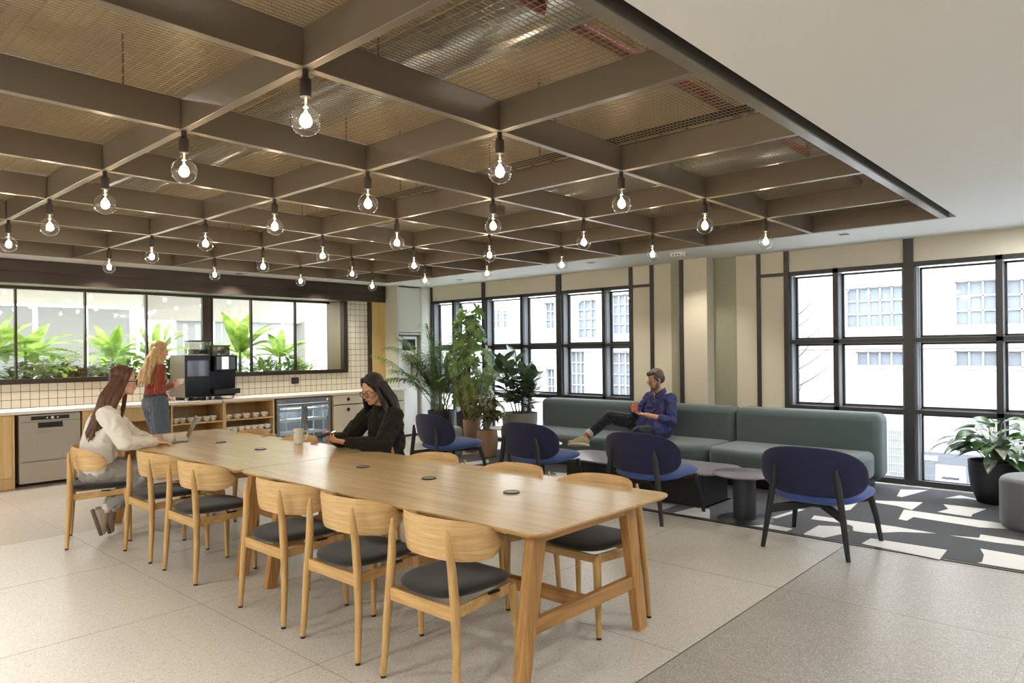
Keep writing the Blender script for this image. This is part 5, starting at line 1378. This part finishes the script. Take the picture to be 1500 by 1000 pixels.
fd = V((-.62,.70,.05)); shoe(t, anR + V((-.02,.02,-.01)), fd, V((-.35,-.30,-.85)), KSH, WSO, loc, 1.08); shoe(t, anL + f*.01, f, -up, KSH, WSO, loc, 1.08)
pp = Q(.43, .0, .835)
ph = thing('phone', 'orange-cased phone held by the man on the sofa', 'phone', tuple(pp))
OR = pm('orange_phone_case', srgb('B8552C'), .5)
yaw_ = math.atan2(f.y, f.x)
g = G(); g.box(-.004,.004,-.038,.038,-.072,.072); o = link('phone_case', g, OR, ph, bevel=.003); o.rotation_euler = (R(35), R(-38), yaw_)
g = G(); g.box(-.0052,-.0042,-.034,.034,-.068,.068); o = link('screen', g, bpy.data.materials['phone_screen'], ph); o.rotation_euler = (R(35), R(-38), yaw_)

# ---- woman standing at the counter
loc = V((3.60, 9.36, 0)); L_ = loc; t = person('standing woman with long blonde hair, rust top and jeans at the counter', loc)
f = V((1,.08,0)).normalized(); l = V((-.08,1,0)).normalized()
SK4 = skinmat('rosy_skin', srgb('E2B098'))
hd = Q(.045, 0, 1.585); HF = F_(hd, f*.93 - up*.20 - l*.36)
g = G(); head_prims(g, HF, 1.0)
g.chain((Q(.03,0,1.53), .046), (Q(.0,0,1.44), .047), (Q(-.02,0,1.37), .07)); g.chain((Q(-.02,0,1.30), .105), (Q(-.01,0,1.1), .10), (Q(-.02,0,.98), .12))
shR, shL = Q(-.02,-.165,1.37), Q(-.02,.165,1.37); elR, elL = Q(-.09,-.235,1.10), Q(.09,.25,1.14); wrR, wrL = Q(.13,-.145,1.165), Q(.285,.33,.985)
for sh, el, wr in ((shR, elR, wrR), (shL, elL, wrL)): g.chain((sh, .043), (el, .035), (wr, .024))
hand(g, wrR, f*.95 + l*.10 + up*.22, l, -1, 1.0); hand(g, wrL, f*.8 + l*.45 - up*.35, -up, -1, .25)
hipR, hipL = Q(-.02,-.09,.93), Q(-.02,.09,.93); knR, knL = Q(.0,-.12,.50), Q(.10,.13,.50); anR, anL = Q(-.03,-.13,.09), Q(.16,.15,.09)
for h_, k_, a_ in ((hipR, knR, anR), (hipL, knL, anL)): g.chain((h_, .09), (k_, .056), (a_, .036))
remesh('body', g, SK4, t, .006, 4, loc=loc)
face_parts(t, HF, loc, pm('pink_lips', srgb('BC6A62'), .4), pm('fair_brow', srgb('8A6240'), .8))
RUST = fabric('rust_knit', srgb('8C4232'), scale=300)
g = G(); g.chain((Q(-.02,0,1.02), .125), (Q(-.01,0,1.15), .118), (Q(-.015,0,1.29), .128), sx=1.1, up=l); g.cap(Q(-.02,-.10,1.35), .066, Q(-.01,.10,1.35), .066); g.cap(Q(.04,-.05,1.24), .07, Q(.04,.05,1.24), .07); g.cap(Q(-.005,0,1.36), .065, Q(.005,0,1.425), .054)
for sh, el, wr in ((shR, elR, wrR), (shL, elL, wrL)): g.chain((sh, .060), (sh.lerp(el,.5), .055), (el, .049), (el.lerp(wr,.92), .035))
remesh('knit_top', g, RUST, t, .008, 5, .005, 14, 2, loc)
DEN = fabric('blue_denim', srgb('56606E'), scale=250)
g = G(); g.cap(Q(-.02,-.065,.94), .125, Q(-.02,.065,.94), .125); g.cap(Q(-.02,0,1.02), .122, Q(-.02,0,1.0), .126)
for h_, k_, a_ in ((hipR, knR, anR), (hipL, knL, anL)): g.chain((h_, .118), (h_.lerp(k_,.5), .110), (k_, .100), (k_.lerp(a_,.95), .105))
remesh('jeans', g, DEN, t, .0085, 4, .007, 11, 6, loc)
g = G(); g.lathe([(.128,-.018),(.131,0),(.128,.018)], 30, tuple(Q(-.02,0,1.03)-L_), sx=1.0, sy=1.08); link('belt', g, pm('dark_belt', srgb('3B3A3E'), .6), t)
g = G(); cap_hair(g, HF, 1.03)
strands(g, HF, 30, lambda u, r: V((-.04 + r.uniform(-.04,.02), -.084+.168*u, .03)), lambda u, r: Q(-.15 + r.uniform(-.05,.05), -.14+.28*u, 1.20 + r.uniform(-.05,.06)), .022, .009, 3, .03, .02)
strands(g, HF, 10, lambda u, r: V((-.02,-.083,.02)), lambda u, r: Q(-.02+.09*u, -.15, 1.20+.04*u), .015, .006, 8, .012, .02)
strands(g, HF, 8, lambda u, r: V((.01,.083,.02)), lambda u, r: Q(.09+.04*u, .11, 1.21+.04*u), .015, .006, 9, .018, .02)
remesh('hair', g, H3, t, .006, 5, loc=loc)
shoe(t, anR, f, -up, pm('white_leather', srgb('DAD6CF'), .5), WSO, loc); shoe(t, anL, f, -up, bpy.data.materials['white_leather'], WSO, loc)
c = tree_copy(cup0, None, 'white cup held up by the standing blonde woman', tuple(Q(.245,-.115,1.165)), 2.6); del c['group']
# ------------------------------------------------------------------ light and camera
w = bpy.data.worlds.new('overcast_sky'); sc.world = w; w.use_nodes = True
bg = w.node_tree.nodes['Background']; bg.inputs[0].default_value = (.82, .91, 1.0, 1); bg.inputs[1].default_value = 11.5
def lamp(name, kind, loc, energy, col, size=.1, rot=(0,0,0), sy=None, spot=None, parent=None):
    ld = bpy.data.lights.new(name, kind); ld.energy = energy; ld.color = col
    if kind == 'AREA':
        ld.size = size
        if sy: ld.shape = 'RECTANGLE'; ld.size_y = sy
    else: ld.shadow_soft_size = size
    if spot: ld.spot_size = R(spot[0]); ld.spot_blend = spot[1]
    o = bpy.data.objects.new(name, ld); COL.objects.link(o); o.location = loc; o.rotation_euler = rot
    if parent: o.parent = parent
    return o
# batten lamps in the service void, above the wire mesh
for k, (x, y) in enumerate(((1.0, 1.75), (3.3, 1.75), (5.6, 1.75), (1.0, 5.2), (3.3, 5.2), (5.6, 5.2), (2.1, 8.4), (4.8, 8.4))):
    t = thing('batten_lamp', '%s batten lamp above the wire mesh' % ['front left','front middle','front right','middle left','central','middle right','rear left','rear right'][k], 'batten lamp', (x, y, 3.36))
    g = G(); g.box(-.6,.6,-.03,.03,.0,.05); link('housing', g, WHITEP, t, smooth=False)
    g = G(); g.box(-.58,.58,-.022,.022,-.02,0); link('tube', g, emis('batten_tube', (1,.93,.82), 13) if 'batten_tube' not in bpy.data.materials else bpy.data.materials['batten_tube'], t, smooth=False)
# unseen downlights added as fill light, near and behind the camera
n = 0
for (x, y) in ((7.9,-1.2),(4.6,-.4),(1.2,-.4),(-2.4,.5),(-2.4,3.4),(-2.4,6.3),(4.6,-2.4),(1.2,-2.4),(8.0,.6)):
    t = thing('fill_downlight', 'added unseen fill downlight in the flat ceiling', 'downlight', (x, y, ZC), 0, 'added fill downlights behind and beside the camera')
    g = G(); g.lathe([(.075,0),(.085,0),(.085,-.004),(.075,-.006),(.07,0)], 24); link('bezel', g, WHITEP, t)
    g = G(); g.lathe([(.001,-.001),(.074,-.001)], 20); g.f = [f[::-1] for f in g.f]; link('diffuser', g, emis('fill_downlight_face', (1,.88,.7), 8) if 'fill_downlight_face' not in bpy.data.materials else bpy.data.materials['fill_downlight_face'], t)
    lamp('downlight_fill', 'AREA', (0,0,-.02), 75 if x < -2 else (6 if x < 2 else 26), (1,.99,.98), .14, parent=t)
for k, (x, y, e) in enumerate(((-.45, 3.2, 150), (-.45, 5.4, 190), (-.3, 7.7, 170))):  # unseen spots added to pool light on the left floor
    t = thing('grid_fill_spot', '%s added unseen fill spotlight in the left cells of the ceiling grid' % ['front','middle','rear'][k], 'spotlight', (x, y, 2.74))
    g = G(); g.lathe([(.04,0),(.045,.0),(.045,.11),(.001,.11)], 18); link('housing', g, BLACKP, t)
    lamp('left_floor_fill', 'SPOT', (0,0,-.01), e, (1,.97,.9), .04, spot=(100,.9), parent=t)
# warm lamps of the kitchen border
for (x, y) in ((.2,10.05),(1.9,10.12),(3.3,10.05),(5.1,10.12),(6.6,10.05)):
    lamp('counter_spot', 'SPOT', (x, y, ZC-.02), 85, (1,.93,.83), .04, spot=(120,.7))
for (x, y) in ((7.95,5.72),(7.95,2.42),(8.1,4.4),(7.9,8.9)):
    lamp('lounge_spot', 'SPOT', (x, y, ZC-.02), 42, (1,.90,.76), .04, spot=(110,.7))
lamp('planter_fill', 'AREA', (3.5, 11.9, 2.93), 120, (1,.99,.93), 7, sy=.8)  # unseen area light added to brighten the planting
lamp('fridge_lamp', 'AREA', (6.0, 10.1, .775), 6, (.85,.93,1), .7, sy=.1)
# daylight portals help the sky find the windows (they emit nothing themselves)
for (y, wd) in ((7.85, 4.4), (-.05, 6.8)):
    o = lamp('window_portal', 'AREA', (9.25, y, 1.25), 1, (1,1,1), wd, rot=(0, R(90), 0), sy=2.5); o.data.shape = 'RECTANGLE'; o.data.size = 2.5; o.data.size_y = wd; o.data.cycles.is_portal = True

cam = bpy.data.cameras.new('camera'); co = bpy.data.objects.new('camera', cam); COL.objects.link(co); sc.camera = co
f_px = 1034.0; cam.sensor_fit = 'HORIZONTAL'; cam.sensor_width = 36; cam.lens = 36*f_px/1500
cam.shift_y = (513.5-500)/1500; cam.clip_start = .05; cam.clip_end = 200
co.location = (0, 0, 1.55); yaw = R(47.8); roll = -.0110
fw = V((math.sin(yaw), math.cos(yaw), 0)); rt = V((math.cos(yaw), -math.sin(yaw), 0)); upv = V((0,0,1))
r2_ = rt*math.cos(roll) + upv*math.sin(roll); u2 = upv*math.cos(roll) - rt*math.sin(roll)
m = M((( r2_.x, u2.x, -fw.x), (r2_.y, u2.y, -fw.y), (r2_.z, u2.z, -fw.z)))
co.rotation_euler = m.to_euler()
sc.view_settings.view_transform = 'Standard'; sc.view_settings.look = 'None'; sc.view_settings.gamma = 1; sc.view_settings.exposure = 0.5; sc.view_settings.use_curve_mapping = False
c_ = sc.cycles
sc.render.engine = 'CYCLES'
c_.use_denoising = True; c_.max_bounces = 7; c_.diffuse_bounces = 4; c_.glossy_bounces = 3; c_.transparent_max_bounces = 16; c_.transmission_bounces = 4
c_.caustics_reflective = False; c_.caustics_refractive = False; c_.sample_clamp_indirect = 6
